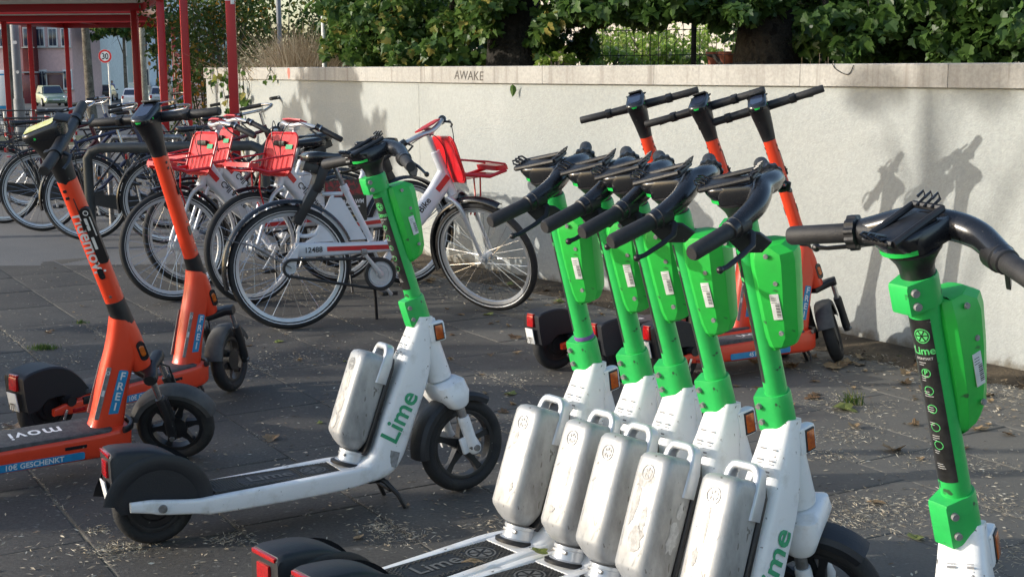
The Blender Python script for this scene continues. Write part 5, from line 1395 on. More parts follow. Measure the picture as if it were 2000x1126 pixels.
def V3(x, z, y=0): return Vector((x, y, z))
RBH = V3(.843, .908); RBD = (V3(.932, .69) - RBH).normalized()      # head tube axis, pointing down
RBX = Vector((-RBD.z, 0, RBD.x))                                   # forward normal of the axis
def RP(t, u=0, v=0): return RBH + RBD * t + RBX * u + LY * v
def make_rental_bike(lab_mirror=False):
    root = empty('rental_bicycle')
    R = .332
    fr = MB()
    # lower beam
    rings = []
    for x, zt, zb, w in ((.03, .462, .381, .030), (.10, .460, .380, .055), (.30, .450, .383, .060), (.55, .441, .388, .060), (.580, .436, .395, .052)):
        rings.append([V3(x, (zt + zb) / 2 + b, a) for a, b in rrect(w, zt - zb, .012)])
    fr.loft(rings)
    for s in (-1, 1):
        fr.prism([(.045, .458), (-.044, .344), (-.042, .308), (-.01, .300), (.018, .306), (.034, .382)], s * .036 - .006, s * .036 + .006)
    fr.loft([[V3(x + (b) * -.62, z + b * .78, a) for a, b in rrect(w, h, .026)] for x, z, w, h in ((.545, .412, .05, .07), (.60, .448, .055, .085), (.727, .562, .060, .098), (.83, .69, .060, .105), (.892, .775, .052, .12))])
    fr.cyl(RP(-.012), RP(.245), .0265, .0285, 20)
    fr.tube([V3(.455, .45), V3(.316, .742)], .0175, 14); fr.cyl(V3(.325, .724), V3(.309, .757), .022, n=14)
    for a, b in (((.188, .714), (.303, .712)),): fr.tube([V3(*a), V3(*b)], .011, 10)
    fr.tube([V3(x, z, y) for x, z, y in crom([(.250, .706, 0), (.20, .61, 0), (.155, .512, 0), (.12, .497, 0), (.07, .497, 0), (.052, .52, 0), (.070, .56, 0), (.092, .595, 0)], 4)], .0105, 10)
    fr.tube([V3(.054, .51), V3(.044, .45)], .0105, 10)
    fr.prism([(.56, .40), (.60, .40), (.50, .262), (.465, .270)], -.018, .018); fr.cyl(V3(.482, .271, -.045), V3(.482, .271, .045), .026, n=16)
    frame = part('frame', fr, M('bikewhite'), root, bevel=.002)
    pn = MB(); pn.prism([(.240, .694), (.296, .690), (.428, .460), (.085, .458), (.155, .500)], -.010, .010); panel = part('side_panel', pn, M('bikewhite'), root, bevel=.003)
    for s in (-1, 1):
        st = MB(); st.loft([[V3(.375 + a, .4175 - a * .022 + b, s * (.0303 + o)) for a, b in ((-.175, -.012), (.19, -.013), (.205, .012), (-.175, .012))] for o in (0, .0012)])
        part('stripe', st, M('bikered'), frame)
        t = text_on('12488', .040, (lambda a, b: V3(.075 + a, .408 + b, -.0318)) if s < 0 else (lambda a, b: V3(.18 - a, .404 + b, .0318)), 'LEFT', 1.0, .0006); part('lettering', t, M('inkk'), frame, smooth=False)
        e = (V3(.86, .735) - V3(.66, .505)).normalized(); n = Vector((-e.z, 0, e.x))
        if s < 0: t = text_on('Call a Bike', .052, lambda a, b: V3(.652, .485) + e * a + n * b + LY * -.0316, 'LEFT', 1.0, .0009)
        else: t = text_on('Call a Bike', .052, lambda a, b: V3(.812, .695) - e * a - n * (b - .02) + LY * .0316, 'LEFT', 1.0, .0009)
        part('lettering', t, M('inkk'), frame, smooth=False)
        st = MB(); st.loft([[V3(.868, .745) + e * a + n * b + LY * s * (.0303 + o) for a, b in rrect(.10, .032, .003)] for o in (0, .0012)])
        part('stripe', st, M('bikered'), frame)
    # saddle, post, lock box
    sp = MB(); sp.cyl(V3(.312, .750), V3(.255, .885), .0135, n=14); part('seat_post', sp, M('steel'), root)
    sd = MB(); rings = []
    for x, hw, zt, th in ((.095, .060, .925, .03), (.11, .085, .938, .05), (.16, .098, .943, .055), (.21, .085, .936, .05), (.26, .050, .928, .042), (.32, .026, .926, .032), (.365, .018, .922, .026), (.372, .010, .918, .016)):
        rings.append([V3(x, zt - th / 2 + b, a) for a, b in rrect(2 * hw, th, th * .42, 4)])
    sd.loft(rings); sd.tube([V3(.14, .90, 0), V3(.24, .888, 0), V3(.33, .905, 0)], .012, 8); part('saddle', sd, M('blackg'), root, ang=1.2)
    lk = MB(); d = Matrix.Rotation(-1.03, 3, 'Y'); lk.bbox(V3(.098, .665, -.02), (.235, .060, .050), .006, d); lk.bbox(V3(.175, .80, -.005), (.16, .10, .06), .02, Matrix.Rotation(-1.2, 3, 'Y')); part('lock_box', lk, M('black'), root)
    cm = MB(); cm.bbox(V3(.128, .858, 0), (.085, .085, .050), .006, Matrix.Rotation(.35, 3, 'Y')); part('lock_terminal', cm, M('stickerk'), root)
    # drivetrain
    bl = MB()
    pts = []
    for k in range(18): a = radians(90 + 180 * k / 17); pts.append((0 + .045 * cos(a), .332 + .045 * sin(a)))
    for k in range(18): a = radians(-90 + 180 * k / 17); pts.append((.482 + .084 * cos(a), .271 + .084 * sin(a)))
    rings = []
    n = len(pts)
    for i in range(n):
        p = Vector((pts[i][0], 0, pts[i][1])); q = Vector((pts[(i + 1) % n][0], 0, pts[(i + 1) % n][1])) - Vector((pts[i - 1][0], 0, pts[i - 1][1])); q.normalize(); m = Vector((q.z, 0, -q.x))
        rings.append([p + m * a + LY * (-.050 + b) for a, b in rrect(.015, .022, .004)])
    bl.loft(rings + [rings[0]], caps=False); part('belt_guard', bl, M('black'), root)
    cw = MB(); cw.lathe([(.070, -.066), (.086, -.066), (.088, -.050), (.070, -.050), (.070, -.066)], 32, 'Y', (.482, 0, .271)); part('guard_ring', cw, M('black'), root); cw = MB(); cw.lathe([(.001, -.066), (.018, -.066), (.022, -.060), (.046, -.060), (.048, -.064), (.062, -.064), (.064, -.058), (.070, -.060), (.070, -.050), (.001, -.050)], 32, 'Y', (.482, 0, .271)); part('chainwheel', cw, M('alu'), root)
    for s, e in ((-1, (.380, .402)), (1, (.584, .140))):
        c = MB(); a = V3(.482, .271, s * .078); b = V3(e[0], e[1], s * .082); c.loft([[a.lerp(b, f) + LY * q + Vector((0, 0, 0)) + (b - a).cross(LY).normalized() * p for p, q in rrect(w, .012, .004)] for f, w in ((-.06, .02), (0, .034), (.15, .024), (.9, .018), (1.0, .024), (1.05, .014))])
        cr = part('crank', c, M('alu'), root)
        p = MB(); p.bbox(b + LY * s * .055, (.09, .085, .022), .005); part('pedal', p, M('black'), cr) if s > 0 else part('pedal', MB().add(*(lambda q: (q.V, q.F))((lambda q: q.bbox(b + LY * s * .03, (.03, .03, .03), .004))(MB()))), M('steel'), cr)
    kk = MB(); kk.tube([V3(.47, .24, .03), V3(.485, .13, .05), V3(.50, .005, .09)], [.010, .008, .009], 8); part('kickstand', kk, M('black'), root)
    bike_wheel(root, 'rear_wheel', (0, 0, R), R)
    f = MB(); arc_fender(f, (0, 0, R), R + .022, .030, 22, 196); rf = part('rear_fender', f, M('blackg'), root)
    f = MB()
    for s in (-1, 1): f.tube([V3(0, R, s * .05), V3(-.20, .46, s * .045), V3(-.335, .50, s * .03)], .0035, 5)
    part('fender_stay', f, M('steel'), rf)
    # fork, front wheel, bars
    S = dict(steer=True)
    fk = MB()
    fk.bbox(RP(.258, .0, 0), (.05, .11, .032), .01, Matrix((RBX, LY, -RBD)).transposed())
    for s in (-1, 1):
        P = crom([tuple(RP(.25, .0, s * .045)), tuple(RP(.275, .03, s * .05)), tuple(RP(.33, .055, s * .052)), tuple(RP(.45, .058, s * .052)), tuple(RP(.615, .058, s * .052))], 4)
        fk.tube(P, [.0155 - .005 * i / (len(P) - 1) for i in range(len(P))], 10)
    part('fork', fk, M('alu'), root, **S)
    FW = RP(.6155, .055)
    FW = Vector((FW.x, 0, .332))
    bike_wheel(root, 'front_wheel', FW, R, steer=True)
    f = MB(); arc_fender(f, FW, R + .022, .030, 72, 205); part('front_fender', f, M('blackg'), root, **S)
    sm = MB(); sm.cyl(RP(-.01), RP(-.125), .0150, n=14); sm.bbox(RP(-.128, .01), (.05, .05, .035), .008); part('handlebar_stem', sm, M('alu'), root, **S)
    hb = MB()
    bpth = crom([(-.30, -.115, -.105), (-.255, -.075, -.12), (-.20, -.03, -.135), (-.10, .03, -.14), (-.03, .035, -.13), (.03, .035, -.13), (.10, .03, -.14), (.20, -.03, -.135), (.255, -.075, -.12), (.30, -.115, -.105)], 4)
    hb.tube([RP(t, u, v) for v, u, t in bpth], .0135, 12); bar = part('handlebar', hb, M('alu'), root, **S)
    cp = MB(); cp.loft([[RP(-.158 - h, .028 + a - .01, b) for a, b in ((-.015, -.10), (.03, -.09), (.045, 0), (.03, .09), (-.015, .10), (-.03, 0))] for h in (0, .008)]); cpo = part('handlebar_plate', cp, M('bikered'), bar)
    for s in (-1, 1):
        e0, e1 = RP(-.137, -.03, s * .205), RP(-.105, -.125, s * .312); g = MB(); g.tube([e0, e0.lerp(e1, .05), e0.lerp(e1, .95), e1], [.016, .0178, .0172, .014], 14); part('grip', g, M('grip'), root, **S)
        c = MB(); dd = (e1 - e0).normalized(); c.cyl(e0 - dd * .03, e0, .020, .021, 14); part('twist_shifter', c, M('blackg'), root, **S)
        rg = MB(); rg.cyl(e0 - dd * .002, e0 + dd * .006, .0235, .0235, 16); part('bell_ring', rg, M('chrome'), root, **S)
        l = MB(); l.tube([e0 - dd * .035 + RBD * .015, e0 - dd * .02 + RBX * .045 + RBD * .03, e0 + dd * .04 + RBX * .055 + RBD * .04, e0 + dd * .085 + RBX * .045 + RBD * .045], [.007, .006, .005, .006], 8); part('brake_lever', l, M('black'), root, **S)
        cb = MB(); cb.tube([tuple(p) for p in crom([tuple(e0 - dd * .03 + RBX * .03 + RBD * .02), tuple(RP(-.13, .10, s * .10)), tuple(RP(-.03, .11, s * .05)), tuple(RP(.09, .05, s * .02))], 5)], .0026, 5); part('brake_cable', cb, M('black'), root, **S)
    # basket carried on the head tube
    bk = MB(); q = lambda x, z, y: V3(x, z, y)
    bx = lambda f, h, y: V3(.950 + f * .99 - h * .30, .775 + f * .10 + h * .95, y)   # f forward along the tray, h up
    pl = MB(); pl.loft([[bx(-.006 + o, .105 + b, a) for a, b in rrect(.33, .25, .05, 5)] for o in (-.003, .003)]); bas = part('basket', pl, M('bikered'), root, bevel=.001)
    rm = MB(); rp_ = [bx(0, .105 + b, a) for a, b in rrect(.345, .26, .055, 5)]; rm.tube(rp_ + [rp_[0]], .0065, 8); part('basket_rim', rm, M('bikered'), bas)
    for k in range(5):
        y = -.11 + k * .055; sl = MB(); sl.tube([bx(.002, .0, y), bx(.002, .09, y)], .003, 6); part('rib', sl, M('bikered'), bas)
    fl = MB(); fl.loft([[bx(.115 + b, -.010 + o, a) for a, b in rrect(.29, .22, .02)] for o in (0, .004)]); part('basket_floor', fl, M('bikered'), bas)
    tr = MB(); tr.loft([[bx(.235 + b, .025 + o, a) for a, b in rrect(.31, .07, .015)] for o in (-.012, .016)]); part('tray_lip', tr, M('bikered'), bas)
    for s in (-1, 1):
        t = MB(); t.tube([bx(0, .02, s * .165), bx(.14, -.01, s * .17), bx(.25, .01, s * .155)], .010, 8); part('tray_rail', t, M('bikered'), bas)
        t = MB(); t.tube([bx(0, .105, s * .165), bx(.15, .075, s * .165), bx(.26, .045, s * .15)], .0055, 8); part('side_wire', t, M('bikered'), bas)
        t = MB(); t.tube([bx(.13, -.01, s * .05), bx(.10, -.12, s * .04), bx(.03, -.23, s * .03)], .005, 8); part('basket_stay', t, M('bikered'), bas)
    sk = MB(); sk.loft([[bx(.003 + o, .15 + b, .10 + a) for a, b in rrect(.075, .028, .004)] for o in (0, .0015)]); part('sticker', sk, M('inkg'), bas)
    cl = MB(); cl.bbox(bx(.01, .17, 0), (.02, .12, .03), .006); part('luggage_strap', cl, M('black'), bas)
    lm = MB(); lm.sphere(V3(.985, .66), (.035, .032, .032), 12, 8); part('headlamp', lm, M('blackg'), root)
    return root

def pose_rb(o, x, y, yaw, lean, st):
    pose(o, x, y, yaw, lean, st, RBH, -RBD)

rb = make_rental_bike()
RBIKES = [
 ('white rental bicycle with its rear wheel turned towards the camera, number 12488 on its frame', -1.178, 7.379, 22.7, -2.0, -57),
 ('white rental bicycle facing left behind the numbered one, with an advertising poster on its rear', -.66, 8.93, 220.0, 1.5, 4),
 ('white rental bicycle with red basket at the front left, directly behind the thin orange stem', -1.12, 9.02, 217.0, 1.5, -6),
 ('white rental bicycle with red basket second from left, partly hidden by its neighbour', -1.16, 9.66, 218.0, 1.5, -4)]
rbs = [rb] + [copy_tree(rb) for _ in range(3)]
for o, (lab, x, y, yaw, lean, st) in zip(rbs, RBIKES):
    pose_rb(o, x, y, yaw, lean, st); tag(o, lab, 'bicycle', 'white rental bicycles with red baskets')
# poster frame on the second one
pf = MB(); pf.loft([[V3(.50 + a, .57 + b, .058 + o) for a, b in rrect(.30, .26, .01)] for o in (-.004, .004)])
po = part('advertising_board', pf, M('poster'), rbs[1])
t = MB(); t.loft([[V3(.50 + a, .648 + b, .0625 + o) for a, b in rrect(.29, .095, .006)] for o in (0, .0008)]); part('print', t, M('posterred'), po)
fb = lambda z: (lambda a, b: V3(.50 - a, z - .03 + b, .0632))
t = text_on('HANDBALL-WM', .036, fb(.580), 'CENTER', 1, .0009); t.add([fb(.557)(a, b) for a, b in ((-.10, 0), (.10, 0), (.10, .009), (-.10, .009))], [(0, 1, 2, 3)]); text_on('TICKETS UNTER', .020, fb(.528), 'CENTER', 1, .0004, t); part('lettering', t, M('inkw'), po, smooth=False)
t = MB(); t.add([fb(.500)(a, b) for a, b in ((-.09, 0), (.09, 0), (.09, .010), (-.09, .010))], [(0, 1, 2, 3)]); part('print', t, M('gold'), po, smooth=False)

# ------------------------------------------------------------------ ordinary city bicycles
def make_city_bike(frame_mat, basket=False, rack=True, saddle_z=.93, loop=False, R=.345, rim='alu'):
    root = empty('city_bicycle')
    BB = V3(.44, .29); HT, HB = V3(.80, .93), V3(.87, .72); SD = V3(.30, .78)
    f = MB(); f.tube([BB, SD], .015, 10); f.cyl(HT, HB, .019, n=12); f.tube([BB, HB + V3(-.01, .02)], .0175, 10)
    if loop: f.tube([V3(x, z) for x, z in crom([(.38, .52), (.52, .50), (.66, .62), (.83, .84)], 4)], .014, 10)
    else: f.tube([SD + V3(.005, -.03), HT + V3(.01, -.04)], .014, 10)
    for s in (-1, 1):
        f.tube([BB + LY * s * .02, V3(0, R, s * .055)], .009, 8); f.tube([SD + V3(.01, -.05) + LY * s * .015, V3(0, R, s * .055)], .0075, 8)
    f.cyl(BB + LY * -.035, BB + LY * .035, .021, n=12)
    part('frame', f, M(frame_mat), root)
    S = dict(steer=True)
    k = MB(); FX = V3(1.05, R)
    for s in (-1, 1): k.tube([HB + LY * s * .03, HB + V3(.04, -.10, s * .05), FX + V3(-.03, .06, s * .052), FX + LY * s * .052], [.012, .011, .009, .008], 8)
    k.bbox(HB + V3(.005, -.02), (.04, .08, .03), .006); part('fork', k, M(frame_mat), root, **S)
    bike_wheel(root, 'rear_wheel', (0, 0, R), R, rim=rim); bike_wheel(root, 'front_wheel', FX, R, steer=True, rim=rim)
    g = MB(); arc_fender(g, (0, 0, R), R + .02, .027, 10, 195); part('rear_fender', g, M('blackg'), root)
    g = MB(); arc_fender(g, FX, R + .02, .027, 40, 200); part('front_fender', g, M('blackg'), root, **S)
    g = MB(); g.cyl(SD, V3(.265, saddle_z - .03), .0125, n=10); part('seat_post', g, M('chrome'), root)
    g = MB(); g.loft([[V3(x - .01, saddle_z + b - th / 2, a) for a, b in rrect(2 * hw, th, th * .4)] for x, hw, th in ((.13, .05, .03), (.15, .08, .045), (.20, .08, .045), (.28, .04, .035), (.38, .02, .028), (.40, .01, .018))]); part('saddle', g, M('blackg'), root, ang=1.2)
    g = MB(); g.cyl(HT, HT + V3(-.025, .10), .012, n=10)
    g.tube([tuple(p) for p in crom([tuple(HT + V3(-.20, .10, -.29)), tuple(HT + V3(-.08, .125, -.27)), tuple(HT + V3(.03, .14, -.16)), tuple(HT + V3(.0, .11, 0)), tuple(HT + V3(.03, .14, .16)), tuple(HT + V3(-.08, .125, .27)), tuple(HT + V3(-.20, .10, .29))], 4)], .011, 10)
    hb = part('handlebar', g, M('chrome'), root, **S)
    for s in (-1, 1):
        g = MB(); g.tube([HT + V3(-.09, .122, s * .272), HT + V3(-.205, .099, s * .292)], .0165, 10); part('grip', g, M('grip'), root, **S)
    g = MB(); g.sphere(HT + V3(.09, -.04), (.045, .035, .035), 12, 8); part('headlamp', g, M('chrome'), root, **S)
    g = MB(); g.lathe([(.001, -.05), (.085, -.05), (.085, -.045), (.001, -.045)], 24, 'Y', tuple(BB)); cg = part('chainwheel', g, M('black'), root)
    g = MB(); g.prism([(0, .385), (.30, .36), (.53, .35), (.54, .25), (.42, .205), (0, .305)], -.062, -.052); part('chain_guard', g, M('black'), root)
    for s in (-1, 1):
        g = MB(); e = BB + V3(.03 * s, -.165 * s, -.07 if s < 0 else .07); g.tube([BB + LY * (-.07 if s < 0 else .07), e], .010, 8); c = part('crank', g, M('alu'), root)
        g = MB(); g.bbox(e + LY * (-.05 if s < 0 else .05), (.09, .08, .025), .004); part('pedal', g, M('black'), c)
        g = MB(); g.bbox(V3(.0, R, 0) + V3(.12, .16, s * .012), (.045, .008, .025), .003); part('spoke_reflector', g, M('amber'), root)
    if rack:
        g = MB()
        for s in (-1, 1): g.tube([V3(.16, .735, s * .06), V3(-.24, .735, s * .06), V3(-.26, .72, s * .03)], .006, 8); g.tube([V3(0, R, s * .06), V3(-.08, .735, s * .06)], .005, 6); g.tube([V3(0, R, s * .06), V3(-.20, .735, s * .06)], .005, 6)
        for x in (-.2, -.1, 0, .1): g.cyl(V3(x, .735, -.06), V3(x, .735, .06), .004, n=6)
        part('luggage_rack', g, M('blackframe'), root); g = MB(); g.bbox(V3(-.27, .70), (.02, .09, .04), .006); part('tail_light', g, M('redlens'), root)
    if basket:
        g = MB(); c = V3(1.0, .98) if basket == 'front' else V3(-.08, .86)
        for zz, wx, wy in ((-.11, .14, .10), (-.03, .155, .12), (.04, .165, .13), (.11, .175, .145)):
            P = [c + V3(a, zz, b) for a, b in rrect(wx * 2, wy * 2, .03)]; g.tube(P + [P[0]], .0035 if zz < .1 else .006, 6)
        for k in range(16):
            a = rrect(.28, .20, .03)[k % 16]; b = rrect(.35, .29, .03)[k % 16]; g.tube([c + V3(a[0], -.11, a[1]), c + V3(b[0], .11, b[1])], .003, 5)
        part('wire_basket', g, M('blackframe'), root, steer=(basket == 'front'))
    g = MB(); g.tube([V3(.06, .30, .04), V3(.05, .15, .07), V3(.06, .01, .12)], .008, 8); part('kickstand', g, M('steel'), root)
    return root
def pose_cb(o, x, y, yaw, lean, st):
    pose(o, x, y, yaw, lean, st, Vector((.80, 0, .93)), (V3(.80, .93) - V3(.87, .72)).normalized())
c1 = make_city_bike('blackframe', rack=True, loop=True)
c2 = make_city_bike('navy', rack=True, basket='rear', saddle_z=.98)
c3 = make_city_bike('maroon', rack=True)
CB = [(c1, 'black city bicycle with full chain guard, nearest of the bikes under the shelter', -3.45, 11.35, 8, -3, 12),
 (c2, 'dark city bicycle with wire basket on its rear rack, at the left of the rack', -4.05, 12.05, 8, -3, 8),
 (c3, 'city bicycle with maroon frame behind the black one, partly out of the left edge', -4.62, 12.7, 8, 3, -6),
 (copy_tree(c1), 'black city bicycle at the rack behind the red shelter posts', -3.0, 13.1, 12, -2, 30),
 (copy_tree(c3), 'maroon bicycle with a red cable lock near the rack tube', -2.75, 11.1, 6, 2, -12),
 (copy_tree(c2), 'dark bicycle with basket at the far end of the rack', -4.9, 14.2, 4, -2, 20),
 (copy_tree(c1), 'farthest black city bicycle with chrome handlebars raised above the others', -4.4, 15.2, 15, 2, -30),
 (copy_tree(c3), 'maroon city bicycle leaning in the middle of the rack', -3.6, 14.4, 10, -4, 18)]
for o, lab, x, y, yaw, lean, st in CB:
    pose_cb(o, x, y, yaw, lean, st); tag(o, lab, 'bicycle', 'city bicycles parked under the shelter')
g = MB(); g.tube([tuple(p) for p in crom([(-2.75 + .32, 11.1, .80), (-2.3, 11.08, .86), (-2.2, 11.1, .72), (-2.42, 11.14, .66), (-2.5, 11.1, .78), (-2.28, 11.05, .80), (-2.2, 11.1, .62), (-2.4, 11.1, .55)], 5)], .008, 6)
single('cable_lock', g, M('bikered'), 'red cable lock looped round the maroon bicycle frame', 'lock')
# ------------------------------------------------------------------ fallen leaves, litter and chips on the paving
rr = random.Random(77)
def gpt(px, py):   # photo pixel on flat ground to metres (same camera numbers as above)
    c, s = cos(-CAM_ROLL), sin(-CAM_ROLL); a, b = px - 1000, 563 - py; X, Y = c * a - s * b, s * a + c * b
    d = Vector((X, Y * sin(CAM_PITCH) + 2737 * cos(CAM_PITCH), Y * cos(CAM_PITCH) - 2737 * sin(CAM_PITCH))); t = 1.392 / -d.z
    return Vector((d.x * t, d.y * t, 0))
def curled(seed, size, shape):
    r = random.Random(seed); V = []; n = len(shape); k1, k2 = r.uniform(-.9, .9), r.uniform(.3, 1.0)
    ins = [(x * .5, y * .5 + .2) for x, y in shape]
    for x, y in shape + ins: V.append(Vector((x * size, (y - .45) * size, size * (.03 + k2 * x * x * .9 + k1 * .35 * (y - .45) ** 2 + r.uniform(0, .07) + .10 * abs(k1)))))
    V.append(Vector((0, 0, size * .03))); o = 2 * n
    F = [(i, (i + 1) % n, n + (i + 1) % n, n + i) for i in range(n)] + [(n + i, n + (i + 1) % n, o) for i in range(n)]
    b = len(V); V += [Vector((-.008 * size, -.45 * size, .04 * size)), Vector((.008 * size, -.45 * size, .04 * size)), Vector((.03 * size, -.85 * size, .10 * size))]; F.append((b, b + 1, b + 2))
    zm = min(v.z for v in V)
    V = [v - Vector((0, 0, zm - .001)) for v in V]
    me = bpy.data.meshes.new('fallen_leaf'); me.from_pydata([tuple(v) for v in V], [], F)
    a = me.attributes.new('var', 'FLOAT', 'POINT'); c = r.random(); a.data.foreach_set('value', [min(1, max(0, c + r.uniform(-.1, .1))) for _ in V]); return me
lm = []
for i in range(9):
    me = curled(i, 1.0, MAPLE if i % 3 else OVAL); me.materials.append(M('dry') if i != 4 else leaf_mat('leaf_yellow_green', (.16, .20, .05), (.22, .25, .07), None, .3) if i == 4 else M('dry')); lm.append(me)
spots = [(1650, 800, .11), (1785, 830, .06), (1745, 880, .09), (1905, 840, .06), (1835, 665, .05), (1540, 715, .07), (1640, 715, .10), (1480, 760, .07), (530, 858, .07), (545, 668, .05), (95, 650, .05), (640, 600, .05), (1005, 660, .08), (1010, 690, .07), (995, 770, .07), (1000, 790, .07), (900, 615, .06), (955, 615, .07), (1090, 590, .10), (1070, 600, .07), (985, 600, .08), (700, 1052, .05), (30, 835, .09), (105, 645, .04), (1590, 745, .06), (1595, 770, .05), (1500, 740, .05), (1180, 700, .05), (1075, 790, .07), (1880, 875, .05), (1930, 830, .05), (1960, 735, .06), (1985, 740, .06), (1420, 700, .05), (1340, 660, .06), (1240, 600, .07), (1790, 1050, .06), (1540, 910, .05)]
def ok(p):
    return wall_y_ok(p.x, p.y, .03)
L_ = [(gpt(a, b), s) for a, b, s in spots]
for i in range(150):     # leaves gather along the wall foot
    s = rr.uniform(s_at_x(-1.3), s_at_x(2.9)); d = abs(rr.gauss(0, .32)) + .04; L_.append((wpt(s, d), rr.uniform(.045, .10)))
for i in range(70): L_.append((Vector((rr.uniform(-.4, 2.6), rr.uniform(4.2, 8.5), 0)), rr.uniform(.03, .075)))
for i in range(30): L_.append((Vector((rr.uniform(-2.6, .6), rr.uniform(3.6, 9.2), 0)), rr.uniform(.02, .045)))
nl = 0
for p, s in L_:
    if not ok(p) or p.y < 3.2: continue
    o = bpy.data.objects.new('fallen_leaf', lm[rr.randrange(9)]); col.objects.link(o); s *= .95
    o.location = (p.x, p.y, .001); o.scale = (s, s * rr.uniform(.8, 1.1), s); o.rotation_euler = (rr.gauss(0, .12), rr.gauss(0, .12), rr.uniform(0, 6.28))
    dw = min((Vector((p.x, p.y, 0)) - w_).length for w_ in WALL); zone = 'at the foot of the pale wall' if dw < .45 else ('on the open paving at the right' if p.x > .9 else ('beside the row of green scooters' if p.x > -.1 else ('near the parked bicycles' if p.y > 6.5 else 'on the dark paving at the left')))
    tag(o, f"{'large' if s > .065 else 'small' if s > .04 else 'tiny'} dry curled leaf lying {zone}", 'leaf', 'fallen leaves scattered on the paving'); nl += 1
def leaf_on(loc, size, k, rot, lab):
    o = bpy.data.objects.new('fallen_leaf', lm[k]); col.objects.link(o); o.location = loc; o.scale = (size,) * 3; o.rotation_euler = rot; tag(o, lab, 'leaf')
# chips: thin dry slivers, denser by the wall, in the joints and in drifts
V = []; F = []; var = []
def chip(p, L, w, yaw=None, tilt=.12, c=None, z=.0015):
    yaw = rr.uniform(0, 2 * pi) if yaw is None else yaw; d = Vector((cos(yaw), sin(yaw), rr.gauss(0, tilt))); n = Vector((-sin(yaw), cos(yaw), rr.gauss(0, .3))) * w / 2; o = len(V); q = Vector((p.x, p.y, z + abs(d.z) * L * .5))
    k_ = rr.uniform(-.35, .35)
    V.extend([q - d * L / 2, q + n + Vector((0, 0, L * .06)), q + d * L / 2 + n * k_, q - n]); cc = rr.random() if c is None else c; var.extend([cc] * 4); F.append((o, o + 1, o + 2, o + 3))
n = 0
while n < 7500:
    y = 3.0 + 7.2 * rr.random() ** 1.15; x = rr.uniform(-.40, .40) * y
    if not wall_y_ok(x, y, .02): continue
    p = Vector((x, y, 0)); f = noise.noise(p * 1.3) * .5 + .5; d = min((p - w_).length for w_ in WALL[14:44:2])
    f2 = noise.noise(p * 3.7) * .5 + .5
    if rr.random() > .05 + 1.1 * f * f * f2 + .45 * (d < .8): continue
    chip(p, rr.uniform(.008, .028) * (1 + .4 * (d < .8)), rr.uniform(.003, .008)); n += 1
# drifts in the joints
for i in range(-12, 24):
    u = .895 + SU * i; w = -9.0
    while w < 2:
        p = NU * u + MU * w; w += .035
        if not (3.0 < p.y < 9.9) or abs(p.x) > .4 * p.y or not wall_y_ok(p.x, p.y, .05): continue
        f = noise.noise(Vector((p.x * 1.7, p.y * 1.7, 3.1)))
        if f < -.05: continue
        k_ = int(3 + 12 * max(0, f))
        for _ in range(k_): chip(p + Vector((rr.gauss(0, .006 + .02 * max(0, f)), rr.gauss(0, .006 + .02 * max(0, f)), 0)), rr.uniform(.006, .020), rr.uniform(.001, .0022), tilt=.3, c=.6 + .4 * rr.random())
for (px, py, sx, n_) in [(215, 1075, .10, 260), (190, 1035, .05, 120), (260, 1068, .10, 160), (790, 1050, .10, 260), (745, 1030, .07, 160), (975, 1025, .10, 120), (450, 1055, .07, 120), (35, 840, .14, 260), (90, 700, .25, 200), (560, 700, .25, 160), (490, 720, .2, 120), (310, 795, .12, 160), (600, 575, .3, 200), (640, 520, .3, 200),
    (1620, 890, .10, 160), (1640, 850, .14, 240), (1700, 1000, .22, 420), (1680, 1020, .16, 300), (1760, 990, .16, 200), (1600, 780, .20, 220), (1950, 980, .16, 260), (1900, 910, .14, 160), (1960, 1080, .16, 300), (1800, 900, .2, 160), (1700, 800, .2, 160), (1920, 780, .2, 200), (1000, 740, .2, 160), (1060, 820, .16, 200), (1960, 760, .2, 260)]:
    c_ = gpt(px, py)
    for _ in range(n_): chip(c_ + Vector((rr.gauss(0, sx * .55), rr.gauss(0, sx * .45), 0)), rr.uniform(.008, .026), rr.uniform(.001, .0024), tilt=.2, c=.55 + .45 * rr.random())
for i in range(4200):   # crumbs of leaf along the wall foot
    s = rr.uniform(s_at_x(-1.9), s_at_x(2.9)); chip(wpt(s, .02 + abs(rr.gauss(0, .13))), rr.uniform(.010, .035), rr.uniform(.006, .016), tilt=.3, c=.55 * rr.random())
me = bpy.data.meshes.new('litter'); me.from_pydata([tuple(v) for v in V], [], F); me.materials.append(M('straw_litter') if 'straw_litter' in MAT else leaf_mat('litter', (.14, .10, .065), (.52, .45, .33), (.60, .56, .46), .1)); a = me.attributes.new('var', 'FLOAT', 'POINT'); a.data.foreach_set('value', var)
tag(_link('litter', me), 'dry needles, twigs and leaf crumbs strewn over the paving', kind='stuff')
# dark soil washed against the wall foot
V = []; F = []; n_ = 60
for i in range(n_ + 1):
    s = s_at_x(-2.2) + (cum[-1] - s_at_x(-2.2)) * i / n_ * .99; d = .34 + .16 * noise.noise(Vector((s * 1.7, 0, 0))) + .05 * noise.noise(Vector((s * 7, 3, 0)))
    a, b, c_ = wpt(s, 0), wpt(s, d * .5), wpt(s, d)
    V += [(a.x, a.y, .022), (b.x, b.y, .012), (c_.x, c_.y, -.004)]
F = [(3 * i + j, 3 * i + 3 + j, 3 * i + 4 + j, 3 * i + 1 + j) for i in range(n_) for j in range(2)]
tag(_link('soil_bank', newmesh('soil_bank', V, F, M('soil'))), kind='structure')
